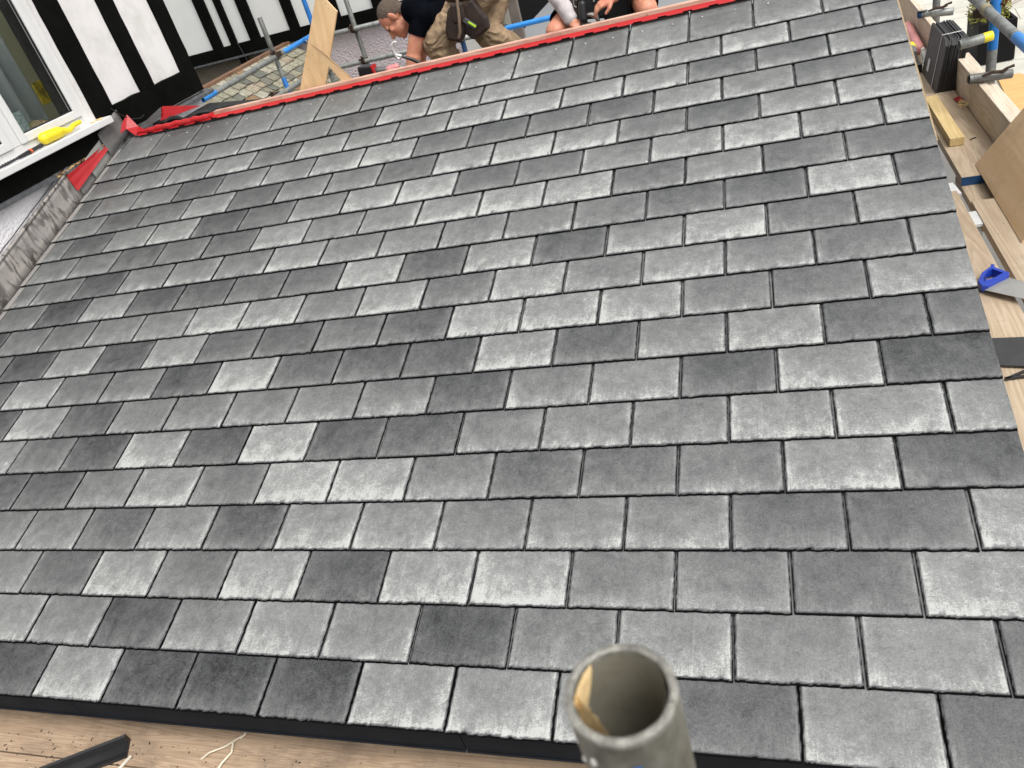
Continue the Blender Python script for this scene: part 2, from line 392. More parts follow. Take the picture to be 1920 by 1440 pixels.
# ================================================================== slate roof
T = .0092
TONES = {
0: (-2, [1, 1.1, 3.8, 1, 1, 1.3, 3.9, 3.8, 2.8, 1.5, 3.2, 1.5]),
1: (-1.5, [3.6, 2.8, 1.2, 3.1, 3.9, 3.3, 1.2, 2.6, 3.8, 2.7, 3.4, 1.6]),
2: (-2, [2.6, 1.6, 4, 2.4, 4, 1.2, 4.3, 4.4, 2.6, 2.6, 1.7, 4]),
3: (-2.5, [2.7, 2.7, 1.7, 3.3, 1.5, 3.6, 3.4, 3.1, 3.1, 2.9, 1.9, 1.6, 4]),
4: (-3, [1.5, 1.6, 2.8, 3.8, 2.3, 4.3, 4.3, 2.8, 2.1, 2, 2.7, 4, 1.3]),
5: (-3.5, [3.6, 2.3, 1.4, 4, 1.4, 4.5, 1.3, 1.6, 3, 3.3, 3.2, 4, 3.8, 3.6]),
6: (-4, [1.4, 3.7, 1.5, 2.9, 2.7, 2.9, 3, 2.8, 1.5, 3, 3.7, 1.8, 4, 1.2]),
7: (-4.5, [1.4, 3.7, 2.3, 2.7, 1.3, 4.2, 1.7, 1.7, 1.5, 4.5, 1.8, 3.3, 4, 2, 2]),
8: (-4, [1.2, 3.6, 1.2, 3.7, 1.8, 1.7, 2.3, 1.7, 4.4, 4.3, 4.2, 2.9, 2.1, 3.6]),
9: (-4.5, [2.5, 2.2, 2.7, 2.9, 4, 4, 3, 4.2, 2.7, 4, 3.3, 3.7, 3.2, 2.3, 3.2]),
10: (-5, [2.2, 1.2, 3.5, 1.4, 1.7, 2.1, 2.2, 4.2, 1.8, 4, 1.6, 3.2, 4.2, 2.2, 3.2]),
11: (-5.5, [2.7, 2.4, 1.5, 3.1, 3.4, 2.9, 3.9, 3.1, 3.1, 3.1, 3.1, 2.9, 1.9, 1.8, 4.2, 2]),
12: (-5, [2.8, 2.9, 1.8, 2.6, 1.7, 3.8, 3, 3.2, 3.7, 4.3, 4.2, 2.3, 3.3, 2.2, 2]),
13: (-5.5, [2.5, 1.7, 3.2, 3.8, 1.4, 2.1, 3, 4, 4.3, 2, 2.3, 3.2, 3.9, 4.3, 3.1, 3.8]),
14: (-5, [2.8, 1.7, 2.4, 3.6, 1.6, 3, 3, 2, 4, 4.2, 4, 2.7, 2, 3.3, 4]),
15: (-5.5, [1.9, 2.7, 2.8, 1.6, 3, 3.2, 3.8, 4.1, 2.2, 2, 2.4, 2, 4, 3.2, 2.3, 3.7]),
16: (-5, [2.5, 3.1, 3.3, 3.7, 2.3, 3.9, 3.2, 3.1, 4, 4.2, 4, 3.7, 2.2, 2.4, 3.3]),
17: (-5.5, [2.5, 1.5, 2.8, 2.9, 3.2, 2.9, 2, 3.8, 3.7, 3.9, 2.4, 2.3, 3.7, 4.3, 3, 3.1]),
18: (-5, [2.9, 1.9, 2.1, 2.9, 3.2, 3, 2.3, 3, 3.7, 3.7, 2.9, 3.5, 2.9, 3.7, 3]),
}
ULEFT, URIGHT = -5.06, 10.0
def lines(L, e0, e1, step):
    a = [0, .002, .0042, .0064, .0088, .012] if e0 else [0]
    b = [L - .012, L - .0088, L - .0064, L - .0042, L - .002, L] if e1 else [L]
    k = max(1, int((b[0] - a[-1]) / step))
    return a + [a[-1] + (b[0] - a[-1]) * i / k for i in range(1, k)] + b
roof = thing('slate_roof', (0.76, 0, -.1), 'grey slate roof slope laid in staggered courses of light and dark slates', 'roof')
SV, SF, TN, UV = [], [], [], []
def slate(u0, u1, v, tone, right_cut=False, left_cut=False):
    gap = random.uniform(.0013, .0030); ea = random.uniform(.5, 1.35); gx = random.uniform(-.07, .07); gy = random.uniform(-.05, .06)
    chip = (random.choice((0, 1)) * (u1 - u0) * SW, random.uniform(.008, .016)) if random.random() < .10 else None
    x0 = u0 * SW + (0 if left_cut else gap); x1 = u1 * SW - (0 if right_cut else gap)
    top = 19.75 * GA; y0 = v * GA + random.uniform(-.0012, .0012)
    L = min(GA * 2.06, top - y0); Wd = x1 - x0
    fine = .0065 if v < 8 else (.010 if v < 13 else .016)
    xs = lines(Wd, True, True, fine)
    ys = lines(min(L, GA * 1.1), True, False, .010 if v < 8 else .018)
    ys += [L] if L > ys[-1] + .01 else []
    rnd = random.random(); off = V((rnd * 91, v * 3.7, u0 * 5.1)); lift = random.uniform(0, .0007); skew = random.uniform(-.0008, .0008)
    k = len(SV); nx, ny = len(xs), len(ys)
    tn = (tone - 1) / 3.6 + random.uniform(-.03, .03)
    for j, y in enumerate(ys):
        for i, x in enumerate(xs):
            dl, dr = (9 if left_cut else x), (9 if right_cut else Wd - x)
            px, py = x, y
            nz = noise.noise(off + V((x * 45, y * 45, 0)))
            # riven edge: terraces broken by noise
            rb = noise.noise(off + V((x * 60, 3, 0))) * .0036 + noise.noise(off + V((x * 190, 9, 0))) * .0022 - .0008; rb *= ea; rs_ = ea
            rs = noise.noise(off + V((5, y * 75, 0))) * .0018 + noise.noise(off + V((11, y * 260, 0))) * .0012; rs *= rs_
            d = min(y + rb, (min(dl, dr) + rs + .0028))
            if chip and math.hypot(x - chip[0], y) < chip[1] * (1 + nz * .4): d = min(d, .004)
            drop = 0
            if d < .0108: drop = .0007
            if d < .0080: drop = .0022
            if d < .0048: drop = .0046
            if d < .0014: drop = .0068
            if y == 0: py = min(.0018, max(-.0012, -rb * .6))
            if x == 0 and not left_cut: px = max(0, rs * .5)
            if x == Wd and not right_cut: px = Wd - max(0, -rs * .5)
            n = T * (2.15 - y / GA) + T + lift + skew * (x / SW) - drop + nz * .0005 * (1 if y > .01 else .4) - 3.15 * T
            p = EX * (x0 + px) + EY * (y0 + py) + EN * n
            SV.append(p)
            ed = math.exp(-max(0, y) / .052) * 1.0 + math.exp(-max(0, min(dl, dr)) / .017) * .75
            wob = .55 + .9 * abs(noise.noise(off + V((x * 14, y * 10, 4))))
            ed = min(1, ed * wob)
            if drop > .002: ed *= .15
            tv_ = tn + gx * (x / SW - .5) * 2 + gy * (y / GA - .5)
            dk_ = -.16 if drop > .004 else (min(tn, .02 + .25 * tn) if drop > .002 else tv_)  # edges near black: dark slate edge plus a painted shadow line
            if .0006 < drop < .001 and nz > .1: dk_ = tn * .35
            TN.append((dk_, rnd, ed, 1)); UV.append((x, y))
    for j in range(ny - 1):
        for i in range(nx - 1):
            a = k + j * nx + i; SF.append((a, a + 1, a + nx + 1, a + nx))
    # skirt down to the underside: bottom, left and right
    def skirt(idx):
        b0 = len(SV)
        for a in idx:
            y = UV[a][1]; x = UV[a][0]
            base = T * (2.15 - y / GA) + lift - 3.15 * T + .0004
            p = SV[a]; n = p.dot(EN)
            SV.append(p + EN * (base - n)); TN.append((-.17, rnd, 0, 1)); UV.append((x, y))  # skirt tone near black, deepens the painted shadow under each slate
        for q in range(len(idx) - 1): SF.append((idx[q], b0 + q, b0 + q + 1, idx[q + 1]))
    skirt([k + i for i in range(nx)][::-1]); skirt([k + j * nx for j in range(ny)]); skirt([k + j * nx + nx - 1 for j in range(ny)][::-1])
for v in range(19):
    us, tl = TONES[v]
    # far left courses that run out of the picture continue under the eaves line
    ucur = us; seq = []
    for t in tl: seq.append((ucur, t)); ucur += 1
    while seq[0][0] > ULEFT: seq.insert(0, (seq[0][0] - 1, random.choice([1.2, 1.6, 2.4, 2.8, 3.2, 3.8])))
    for u, t in seq:
        a, b = max(u, ULEFT), min(u + 1, URIGHT)
        if b - a < .04: continue
        slate(a, b, v, t, right_cut=(b >= URIGHT), left_cut=(a <= ULEFT))
# starter strip of slates under the tail course
off0 = origin_of(roof)
me = bpy.data.meshes.new('slates'); me.from_pydata([tuple(p - off0) for p in SV], [], SF)
ca = me.color_attributes.new('tone', 'FLOAT_COLOR', 'POINT'); ca.data.foreach_set('color', [c for t in TN for c in t])
uvl = me.uv_layers.new(name='UVMap')
li = [0] * len(me.loops); me.loops.foreach_get('vertex_index', li)
uvl.data.foreach_set('uv', [c for i in li for c in UV[i]])
me.shade_smooth()
me.set_sharp_from_angle(angle=math.radians(32))
me.materials.append(M_SL); me.update()
so_ = bpy.data.objects.new('slates', me); COL.objects.link(so_); so_.parent = roof
# deck, fascia, rear slope
dk = MB()
x0, x1 = ULEFT * SW + .003, URIGHT * SW - .002
dk.prism([V((x0, .03, 0)) + EN * -.028, V((x1, .03, 0)) + EN * -.028, rp(URIGHT, 19.5, -.026), rp(ULEFT, 19.5, -.026)], EN * -.018)
obj('roof_deck', dk, M_MEMB, roof)
rs = MB(); ztop = rp(0, 19.6).z; ytop = rp(0, 19.6).y
rs.prism([(x0, ytop - .02, ztop - .04), (x1, ytop - .02, ztop - .04), (x1, ytop + .42, ztop - .30), (x0, ytop + .42, ztop - .30)], (0, 0, -.02))
obj('rear_slope', rs, M_MEMB, roof)
# fascia in three butted lengths
for i, (a, b) in enumerate(((-1.57, .135), (.138, 1.575), (1.578, 3.092))):
    f = MB(); f.bb((a, .024, -.126), (b, .044, -.030)); f.bb((a, .018, -.126), (b, .0238, -.120))
    obj('fascia_board', f, M_FASC, roof, bevel=.002)
# walls carrying the roof (below the platform)
bw = MB(); bw.bb((-1.57, .40, -2.4), (2.9, .50, -.06)); bw.bb((2.78, .502, -2.4), (2.9, 3.3, -.06))
obj('wall', bw, M_WHITE, roof)
ver = MB()
ver.prism([rp(10.002, 12.4, -.034), rp(10.045, 12.4, -.034), rp(10.045, 19.4, -.034), rp(10.002, 19.4, -.034)], EN * -.018)
obj('verge_board', ver, M_OSB, roof)
# roofing nails along the top course
nail0 = MB(); nail0.ell((0, 0, 0), (.0058, .0058, .0022), Matrix.Rotation(TH, 3, 'X'), 10, 6)
first = None
for i in range(-5, 9):
    for du in (.22, .72):
        u = i + du + random.uniform(-.02, .02)
        if u < -4.75 or u > 8.3: continue
        p = rp(u, 19.18 + random.uniform(-.04, .04), -.0075)
        if first is None:
            first = obj('nail', MB().add([q + p for q in nail0.v], nail0.f), M_STEEL, roof, True); p_first = p
        else: copy_part(first, roof, p - p_first)

# ---- red perforated strip and batten on the ridge
rst = thing('ridge_strip', rp(0, 19.6, .0), 'bright red plastic strip with notched edge along the top of the slates', 'roofing strip')
b = MB()
def strip_sec(u0, u1, w0=19.34, lump=0):
    vs = []
    for u in (u0, u1):
        for vv, n in ((w0, .0032), (w0 + .03, .0045), (19.68, .005), (19.78, .006 + lump)):
            vs.append(rp(u, vv, n))
    return b.add(vs, [(0, 4, 5, 1), (1, 5, 6, 2), (2, 6, 7, 3)])
u = -4.72
while u < 9.9:
    # alternating long tabs and short notches
    strip_sec(u, u + .27, 19.55 + random.uniform(-.006, .006)); strip_sec(u + .2702, u + .42, 19.615)
    u += .4204
obj('strip', b, M_REDP, rst)
b = MB(); b.add([rp(-4.7, 19.545, .0016), rp(9.9, 19.545, .0016), rp(9.9, 19.66, .0022), rp(-4.7, 19.66, .0022)], [(0, 1, 2, 3)]); obj('vent_slots', b, plain('matt black slot', (.004, .004, .004), .95, spec=0), rst)
b = MB(); pts = []
for i in range(31):
    u = -4.75 + i * .067
    pts.append(rp(u, 19.70 + .02 * math.sin(i * .9), .010 + .003 * math.sin(i * 1.7)))
b.path(pts, [.006 + .014 * min(1, i / 6) for i in range(31)], 12)
obj('rolled_edge', b, M_REDP, rst, True)
bt = MB(); bt.bb((-2.74 * SW, 3.427, 1.049), (3.1, 3.472, 1.086)); tag(obj('roof_batten', bt, M_BATT, None, bevel=.0015),
    'long pale pinkish timber batten lying on the red strip along the ridge', 'batten')
# black rolled membrane left of the batten
mm = MB(); pts = [V((-1.30 + i * .05, 3.50 + .02 * math.sin(i), 1.075 + .012 * math.sin(i * 1.3))) for i in range(13)]
mm.path(pts, [.012 + .008 * math.sin(i * 1.1) ** 2 for i in range(13)], 8)
mm.path([V((-1.45 + i * .06, 3.56 + .015 * math.cos(i * 1.4), 1.06 + .015 * math.sin(i))) for i in range(11)], .016, 8)
tag(obj('membrane_roll', mm, M_MEMB, None, True), 'crumpled black membrane rolled up behind the left end of the red strip', 'membrane')

# ================================================================== timber framed house (left)
HX = -1.62
house = thing('timber_framed_house', (HX - 1.5, 2.2, -2.4), 'black and white timber framed house wall with the open window, left of the roof', 'house')
w_ = MB()
WY0, WY1, WZ0, WZ1 = 1.55, 3.26, 1.225, 2.75     # window hole
w_.bb((HX - .22, -3, 1.07), (HX, WY0, 5)); w_.bb((HX - .22, WY0 + .0, 1.07), (HX, WY1, WZ0)); w_.bb((HX - .22, WY0, WZ1), (HX, WY1, 5)); w_.bb((HX - .22, WY1, 1.07), (HX, 4.42, 5))
obj('upper_wall', w_, M_WHITE, house)
w_ = MB(); w_.bb((HX - .24, -3, -2.4), (HX - .012, 4.40, 1.068)); obj('lower_wall', w_, M_ROUGH, house)
def stud(y0, y1, z0=1.262, z1=5, d=.022, nm='stud'):
    b = MB(); n = 40; vs = []; fs = []
    for i in range(n + 1):
        z = z0 + (z1 - z0) * i / n if i else z0
        e = .006 * noise.noise(V((y0 * 9, z * 9, 1))); e2 = .006 * noise.noise(V((y1 * 9, z * 9, 7)))
        vs += [(HX - .01, y0 + e, z), (HX + d, y0 + e + .003, z), (HX + d, y1 + e2 - .003, z), (HX - .01, y1 + e2, z)]
    for i in range(n):
        for j in range(3): fs.append((i * 4 + j, i * 4 + j + 1, i * 4 + j + 5, i * 4 + j + 4))
    fs.append((0, 1, 2, 3)); fs.append((n * 4 + 3, n * 4 + 2, n * 4 + 1, n * 4)); b.add(vs, fs); return obj(nm, b, M_BLACK, house)
stud(3.285, 3.462, 1.09); stud(3.787, 3.94); stud(4.288, 4.445, 1.085)
stud(WY0 - .2, WY0 - .02, 1.2)
for (y0, y1, z0, z1) in ((-3, 3.284, 1.066, 1.196), (3.463, 4.287, 1.085, 1.262)):
    b = MB(); n = 50; vs = []; fs = []
    for i in range(n + 1):
        y = y0 + (y1 - y0) * i / n; e = .005 * noise.noise(V((y * 8, 3, 1)))
        vs += [(HX - .01, y, z1 + e), (HX + .026, y, z1 + e - .003), (HX + .026, y, z0), (HX - .01, y, z0)]
    for i in range(n):
        for j in range(3): fs.append((i * 4 + j, i * 4 + j + 1, i * 4 + j + 5, i * 4 + j + 4))
    fs += [(0, 1, 2, 3), (n * 4 + 3, n * 4 + 2, n * 4 + 1, n * 4)]
    b.add(vs, fs); obj('sill_beam', b, M_BLACK, house)
b = MB()
for y0, y1 in ((-3, 2.72), (3.40, 4.52)): b.prism([(HX - .01, y0, 1.078), (HX + .045, y0, 1.054), (HX + .045, y0, 1.036), (HX - .01, y0, 1.036)], (0, y1 - y0, 0))
obj('drip_board', b, plain('grey drip board', (.10, .105, .11), .6, var=.25, scale=20), house)
b = MB()
for i in range(26):
    y = 2.70 + i * .026; z = 1.040 + .045 * (i / 26) + random.uniform(-.004, .004); r_ = random.uniform(.002, .0075)
    b.path([(HX + .014, y, z), (HX + .022 + r_, y + .03, z + random.uniform(-.004, .006)), (HX + .014, y + random.uniform(.05, .10), z + .004)], [r_ * .5, r_, r_ * .3], 5)
obj('broken_timber', b, plain('splintered timber', (.52, .34, .15), .8, col2=(.10, .055, .03), scale=18, lo=.42, hi=.6), house)
# window
win = bpy.data.objects.new('window', None); win.empty_display_size = .1; COL.objects.link(win); win.parent = house
FX = HX - .03
def wobj(name, mb, mat, bevel=0, smooth=False):
    return obj(name, mb, mat, win, smooth, bevel)
b = MB()   # outer frame, mullion
b.bb((FX - .02, WY1 - .055, WZ0), (FX + .012, WY1, WZ1)); b.bb((FX - .02, WY0, WZ0), (FX + .012, WY0 + .055, WZ1))
b.bb((FX - .02, WY0 + .056, WZ0), (FX + .012, WY1 - .056, WZ0 + .05)); b.bb((FX - .02, WY0 + .056, WZ1 - .05), (FX + .012, WY1 - .056, WZ1))
b.bb((FX - .02, 2.60, WZ0 + .051), (FX + .012, 2.67, WZ1 - .051))
wobj('frame', b, M_UPVC, .004)
for (a, c) in ((WY0 + .057, 2.599), (2.671, WY1 - .057)):
    b = MB(); t = .048; z0, z1 = WZ0 + .052, WZ1 - .052
    b.bb((FX - .015, a, z0), (FX + .024, a + t, z1)); b.bb((FX - .015, c - t, z0), (FX + .024, c, z1))
    b.bb((FX - .015, a + t + .0003, z0), (FX + .024, c - t - .0003, z0 + t)); b.bb((FX - .015, a + t + .0003, z1 - t), (FX + .024, c - t - .0003, z1))
    wobj('sash', b, M_UPVC, .005)
    g1 = MB(); e = .006
    for (p, q) in (((a + t, z0 + t), (a + t + e, z1 - t)), ((c - t - e, z0 + t), (c - t, z1 - t)), ((a + t + e, z0 + t), (c - t - e, z0 + t + e)), ((a + t + e, z1 - t - e), (c - t - e, z1 - t))):
        g1.bb((FX + .0, p[0], p[1]), (FX + .013, q[0], q[1]))
    wobj('gasket', g1, M_BLKP)
    if 'glass' not in MATS:
        mt, n, bs = newmat('glass'); bs.inputs['Base Color'].default_value = (.93, .96, .94, 1); bs.inputs['Roughness'].default_value = .02
        bs.inputs['Transmission Weight'].default_value = 1; bs.inputs['IOR'].default_value = 1.12; MATS['glass'] = mt
    gl = MB(); gl.bb((FX - .012, a + t - .004, z0 + t - .004), (FX - .008, c - t + .004, z1 - t + .004)); wobj('pane', gl, MATS['glass'])
b = MB(); b.bb((HX - .02, -1, 1.196), (HX + .075, WY1 + .075, 1.222)); b.bb((HX + .0755, -1, 1.180), (HX + .085, WY1 + .075, 1.2215)); wobj('sill', b, M_UPVC, .004)
b = MB(); b.bb((HX - .221, WY1 - .014, WZ0 + .04), (FX - .022, WY1 - .001, WZ1)); obj('window_reveal', b, plain('dark reveal', (.05, .045, .045), .8), house)
# room behind the glass
rm = MB(); X1 = HX - .225
rm.add([(X1, 1, .9), (X1 - 2.2, 1, .9), (X1 - 2.2, 4.4, .9), (X1, 4.4, .9), (X1, 1, 3.2), (X1 - 2.2, 1, 3.2), (X1 - 2.2, 4.4, 3.2), (X1, 4.4, 3.2)],
       [(0, 3, 2, 1), (1, 2, 6, 5), (2, 3, 7, 6), (0, 1, 5, 4)])
obj('room_lining', rm, plain('olive green plaster', (.24, .24, .16), .8, var=.05), house)
b = MB(); b.bb((HX - .44, WY0, 1.235), (HX - .10, WY1, 1.262)); obj('window_board', b, M_UPVC, house, bevel=.004)
def wavy_curtain():
    b = MB(); vs = []; n = 70
    for i in range(n + 1):
        y = 2.30 + .99 * i / n
        for z in (1.25, 2.9): vs.append((HX - .40 + .028 * math.sin(i * .75) + .012 * math.sin(i * .31), y + (.0 if z > 2 else .02 * math.sin(i * .4)), z))
    fs = [(2 * i, 2 * i + 2, 2 * i + 3, 2 * i + 1) for i in range(n)]
    b.add(vs, fs); return b
cu = tag(obj('curtain', wavy_curtain(), plain('grey curtain cloth', (.40, .44, .44), .9, var=.06), None, True), 'grey hanging curtain seen through the left window glass', 'curtain')
sm = cu.modifiers.new('thick', 'SOLIDIFY'); sm.thickness = .004
b = MB(); b.bb((HX - .80, 3.725, 1.335), (HX - .785, 3.875, 1.49))
pic = obj('wall_picture', b, None or plain('yellow canvas', (.80, .62, .04), .6, col2=(.30, .23, .03), scale=16, lo=.42, hi=.56))
tag(pic, 'small square yellow picture inside the room behind the window', 'picture')
b = MB(); b.bb((HX - .30, 2.80, 1.2625), (HX - .24, 3.0, 1.42))
tag(obj('glass_block', b, plain('patterned glass block', (.30, .36, .35), .2, col2=(.12, .16, .15), scale=60, bmp=.8, bscale=60), bevel=.006), 'square patterned glass block standing on the window board indoors', 'ornament')
b = MB(); b.ell((HX - .28, 3.08, 1.30), (.05, .06, .035)); b.ell((HX - .26, 3.13, 1.295), (.03, .03, .03))
tag(obj('window_ornament', b, plain('mossy ornament', (.10, .16, .04), .7, col2=(.25, .14, .10), scale=30), None, True), 'small green and brown ornament beside the glass block behind the pane', 'ornament')
# yellow scoop on the sill
def scoop():
    b = MB(); z = 1.2225
    b.cap((HX + .03, 2.80, z + .040), .036, (HX + .03, 2.92, z + .036), .034); b.cap((HX + .03, 2.92, z + .036), .030, (HX + .04, 3.00, z + .022), .016)
    b.cap((HX + .04, 3.00, z + .022), .016, (HX + .035, 3.05, z + .035), .015); b.cap((HX + .035, 3.05, z + .035), .015, (HX + .035, 3.11, z + .037), .014)
    return b
sc = thing('hand_scoop', (HX + .03, 2.92, 1.2225), 'yellow plastic hand brush lying on the white window sill', 'brush')
flesh('brush_body', scoop(), M_YEL, sc, .004, 3)
kn = thing('pointing_knife', (HX + .03, 2.6, 1.2225), 'black and orange handled tool lying on the left of the window sill', 'hand tool')
b = MB(); b.path([(HX + .055, 2.54, 1.235), (HX + .05, 2.62, 1.236), (HX + .04, 2.70, 1.237), (HX + .035, 2.75, 1.237)], [.010, .013, .011, .013], 10); obj('handle', b, M_BLKP, kn, True)
b = MB(); b.path([(HX + .0485, 2.633, 1.2362), (HX + .0465, 2.65, 1.2364)], .0142, 12); obj('collar', b, plain('orange plastic', (.75, .14, .04), .4), kn, True)
b = MB(); b.path([(HX + .055, 2.5405, 1.235), (HX + .062, 2.44, 1.234), (HX + .066, 2.36, 1.232)], [.006, .008, .004], 8)
for i in range(7): b.ell((HX + .06, 2.52 - i * .022, 1.236), (.009, .006, .009), None, 8, 6)
obj('blade', b, plain('dark serrated steel', (.05, .05, .055), .5, metal=.5), kn, True)
b = MB()
for i in range(16): b.box((HX + .04 + random.uniform(-.03, .03), WY1 - .02 + random.uniform(-.05, .05), 1.226), (.01, .02, .004), Matrix.Rotation(random.random() * 3, 3, 'Z'))
tag(obj('wood_chips', b, M_FOAM), 'brown wood chips scattered at the right end of the window sill', 'debris', kind='stuff')
b = MB(); b.path([(HX + .03, 3.42, 1.25), (HX + .035, 3.47, 1.19), (HX + .045, 3.53, 1.14), (HX + .06, 3.60, 1.12), (HX + .05, 3.66, 1.125)], .004, 7)
tag(obj('cable', b, M_BLKP, None, True), 'thin black cable drooping from the corner post above the red flashing', 'cable')

# ---- lead flashing against the wall
lead_m, n, bs = newmat('stained lead')
o_ = objc(n); st = noise_n(n, mapping(n, o_, (1, 1, .22)), 26, 4, .6, .8); f = noise_n(n, o_, 10, 5, .6)
hz = N(n, 'ShaderNodeSeparateXYZ'); n.links.new(o_, hz.inputs[0])
c = ramp(n, st, [(.48, (.37, .34, .31)), (.56, (.085, .075, .065))])
c = mixc(n, math_n(n, 'MULTIPLY', ramp(n, f, [(.35, 1), (.6, 0)]), .8), c, (.30, .285, .275))
n.links.new(c, bs.inputs['Base Color']); bs.inputs['Roughness'].default_value = .42; bs.inputs['Metallic'].default_value = .35
bump(n, bs, f, .4, .006)
lf = thing('lead_flashing', (-1.58, 1.5, .47), 'long stained grey lead flashing dressed up the wall beside the left edge of the slates', 'flashing')
def ribbon(y0, y1, lo, hi, xw, n=30, xb=None, wob=.003):
    """upstand between heights lo(y) and hi(y)"""
    b = MB(); vs = []; fs = []
    for i in range(n + 1):
        y = y0 + (y1 - y0) * i / n
        for j in range(5):
            t = j / 4; z = lo(y) * (1 - t) + hi(y) * t
            x = xw + (0.020 * (1 - t) ** 2) + wob * noise.noise(V((y * 7, t * 3, 2)))
            vs.append((x, y, z))
    for i in range(n):
        for j in range(4): fs.append((i * 5 + j, i * 5 + j + 1, i * 5 + j + 6, i * 5 + j + 5))
    return b.add(vs, fs)
rz = lambda y: math.tan(TH) * y
b = ribbon(.0, 2.83, lambda y: rz(y) + .006, lambda y: rz(y) + .165 - .0, HX + .022, 60); o1 = obj('flashing_sheet', b, lead_m, lf, True); s_ = o1.modifiers.new('t', 'SOLIDIFY'); s_.thickness = .003
b = MB(); pts = [V((HX + .024 + .004 * noise.noise(V((i * .9, 0, 0))), 0 + i * .0945, rz(i * .0945) + .168)) for i in range(31)]; b.path(pts, .011, 10); obj('rolled_edge', b, lead_m, lf, True)
b = MB(); b.path([p + V((-.012, 0, .020)) for p in pts], .0028, 6); obj('sealant_bead', b, M_BLKP, lf, True)
b = MB(); 
for v in range(0, 19):
    a = rp(ULEFT, v, .0012); d = rp(ULEFT, v + .96, .0012 - T)
    b.prism([a + V((-.012, 0, 0)), a + V((.026 + .006 * (v % 2), 0, 0)), d + V((.022, 0, 0)), d + V((-.012, 0, 0))], EN * .002)
obj('soaker_strip', b, plain('pale lead strip', (.36, .34, .32), .5, metal=.2, var=.12), lf)
i = 0
for (y0, y1, h) in ((2.835, 2.985, .066), (2.99, 3.19, .128), (3.20, 3.46, .16)):
    b = ribbon(y0, y1, lambda y: rz(y) + .004, lambda y: rz(y) + h, HX + .028, 8, wob=.004); o1 = obj('soaker', b, M_LEAD if i != 1 else plain('pale lead', (.34, .34, .32), .45, metal=.3), lf, True); s_ = o1.modifiers.new('t', 'SOLIDIFY'); s_.thickness = .003; i += 1
# red membrane peeping out
rmz = thing('red_membrane', (HX + .02, 3.2, 1.0), 'glossy red membrane folded out above the lead at the top left corner', 'membrane')
b = ribbon(2.80, 3.20, lambda y: rz(y) + .055, lambda y: 1.025 + (y - 2.8) * .13, HX + .032, 8, wob=.004); obj('side_flap', b, M_RED, rmz)
b = MB(); b.add([(HX + .03, 3.30, 1.08), (HX + .04, 3.52, 1.175), (HX + .10, 3.50, 1.09), (HX + .20, 3.44, 1.070), (HX + .13, 3.40, 1.055), (HX + .05, 3.44, 1.10)], [(0, 5, 1), (1, 5, 2), (2, 5, 4), (2, 4, 3)]); obj('corner_flap', b, M_RED, rmz)
b = MB(); b.add([(-1.33, 3.58, 1.165), (-1.36, 3.54, 1.085), (-1.05, 3.60, 1.11), (-1.15, 3.60, 1.13)], [(0, 1, 2, 3)]); obj('rear_flap', b, M_RED, rmz)
lc = MB(); vs = []
for i in range(9):
    t = i / 8
    vs += [(-1.56 + .23 * t, 3.56 - .02 * t, 1.075 + .05 * t - .02 * math.sin(t * PI)), (-1.56 + .23 * t, 3.57, 1.080 + .085 * t)]
lc.add(vs, [(2 * i, 2 * i + 2, 2 * i + 3, 2 * i + 1) for i in range(8)])
tag(obj('lead_offcut', lc, M_LEAD, None, True), 'curled grey lead offcut standing up beside the rear red flap', 'flashing')

# ================================================================== rear wing of the house
BY = 8.0
rw = thing('rear_wing', (-4, BY + .2, -2.4), 'rear house wing with slim black timbers over pale pink pebbledash', 'house')
b = MB(); b.bb((-9, BY, .96), (-.30, BY + .25, 5)); obj('upper_wall', b, M_WHITE2, rw)
b = MB(); b.bb((-9, BY + .012, -2.4), (-3.0, BY + .25, .958)); obj('brown_wall', b, M_BROWN, rw, label='brown pebbledash wall under the beam')
b = MB(); b.bb((-2.999, BY + .012, -2.4), (-.14, BY + .25, .958)); obj('pink_wall', b, M_PINK, rw, label='pale pink pebbledash wall')
for (a, c) in ((-5.6, -5.44), (-5.1, -4.96), (-4.5, -4.36), (-3.86, -3.715), (-3.59, -3.50), (-3.305, -3.165), (-2.74, -2.61), (-2.165, -2.05), (-1.62, -1.46), (-1.05, -.92), (-.5, -.36)):
    b = MB(); b.bb((a, BY - .03, .985), (c, BY + .01, 4.9)); obj('stud', b, M_BLACK, rw)
b = MB(); b.bb((-9, BY - .034, .852), (-.28, BY + .011, .984)); obj('sill_beam', b, M_BLACK, rw)
b = MB(); b.bb((-3.56, BY - .03, .45), (-3.46, BY + .011, .835)); obj('stud', b, M_BLACK, rw)
b = MB(); b.bb((-9, BY - .06, .832), (-.28, BY + .011, .8515)); obj('drip_board', b, plain('grey drip board', (.1, .1, .1)), rw)
b = MB(); b.path([(-3.48, BY - .05, 1.0), (-3.42, BY - .06, .7), (-3.36, BY - .05, .3)], .005, 6); obj('cable', b, M_BLKP, rw)
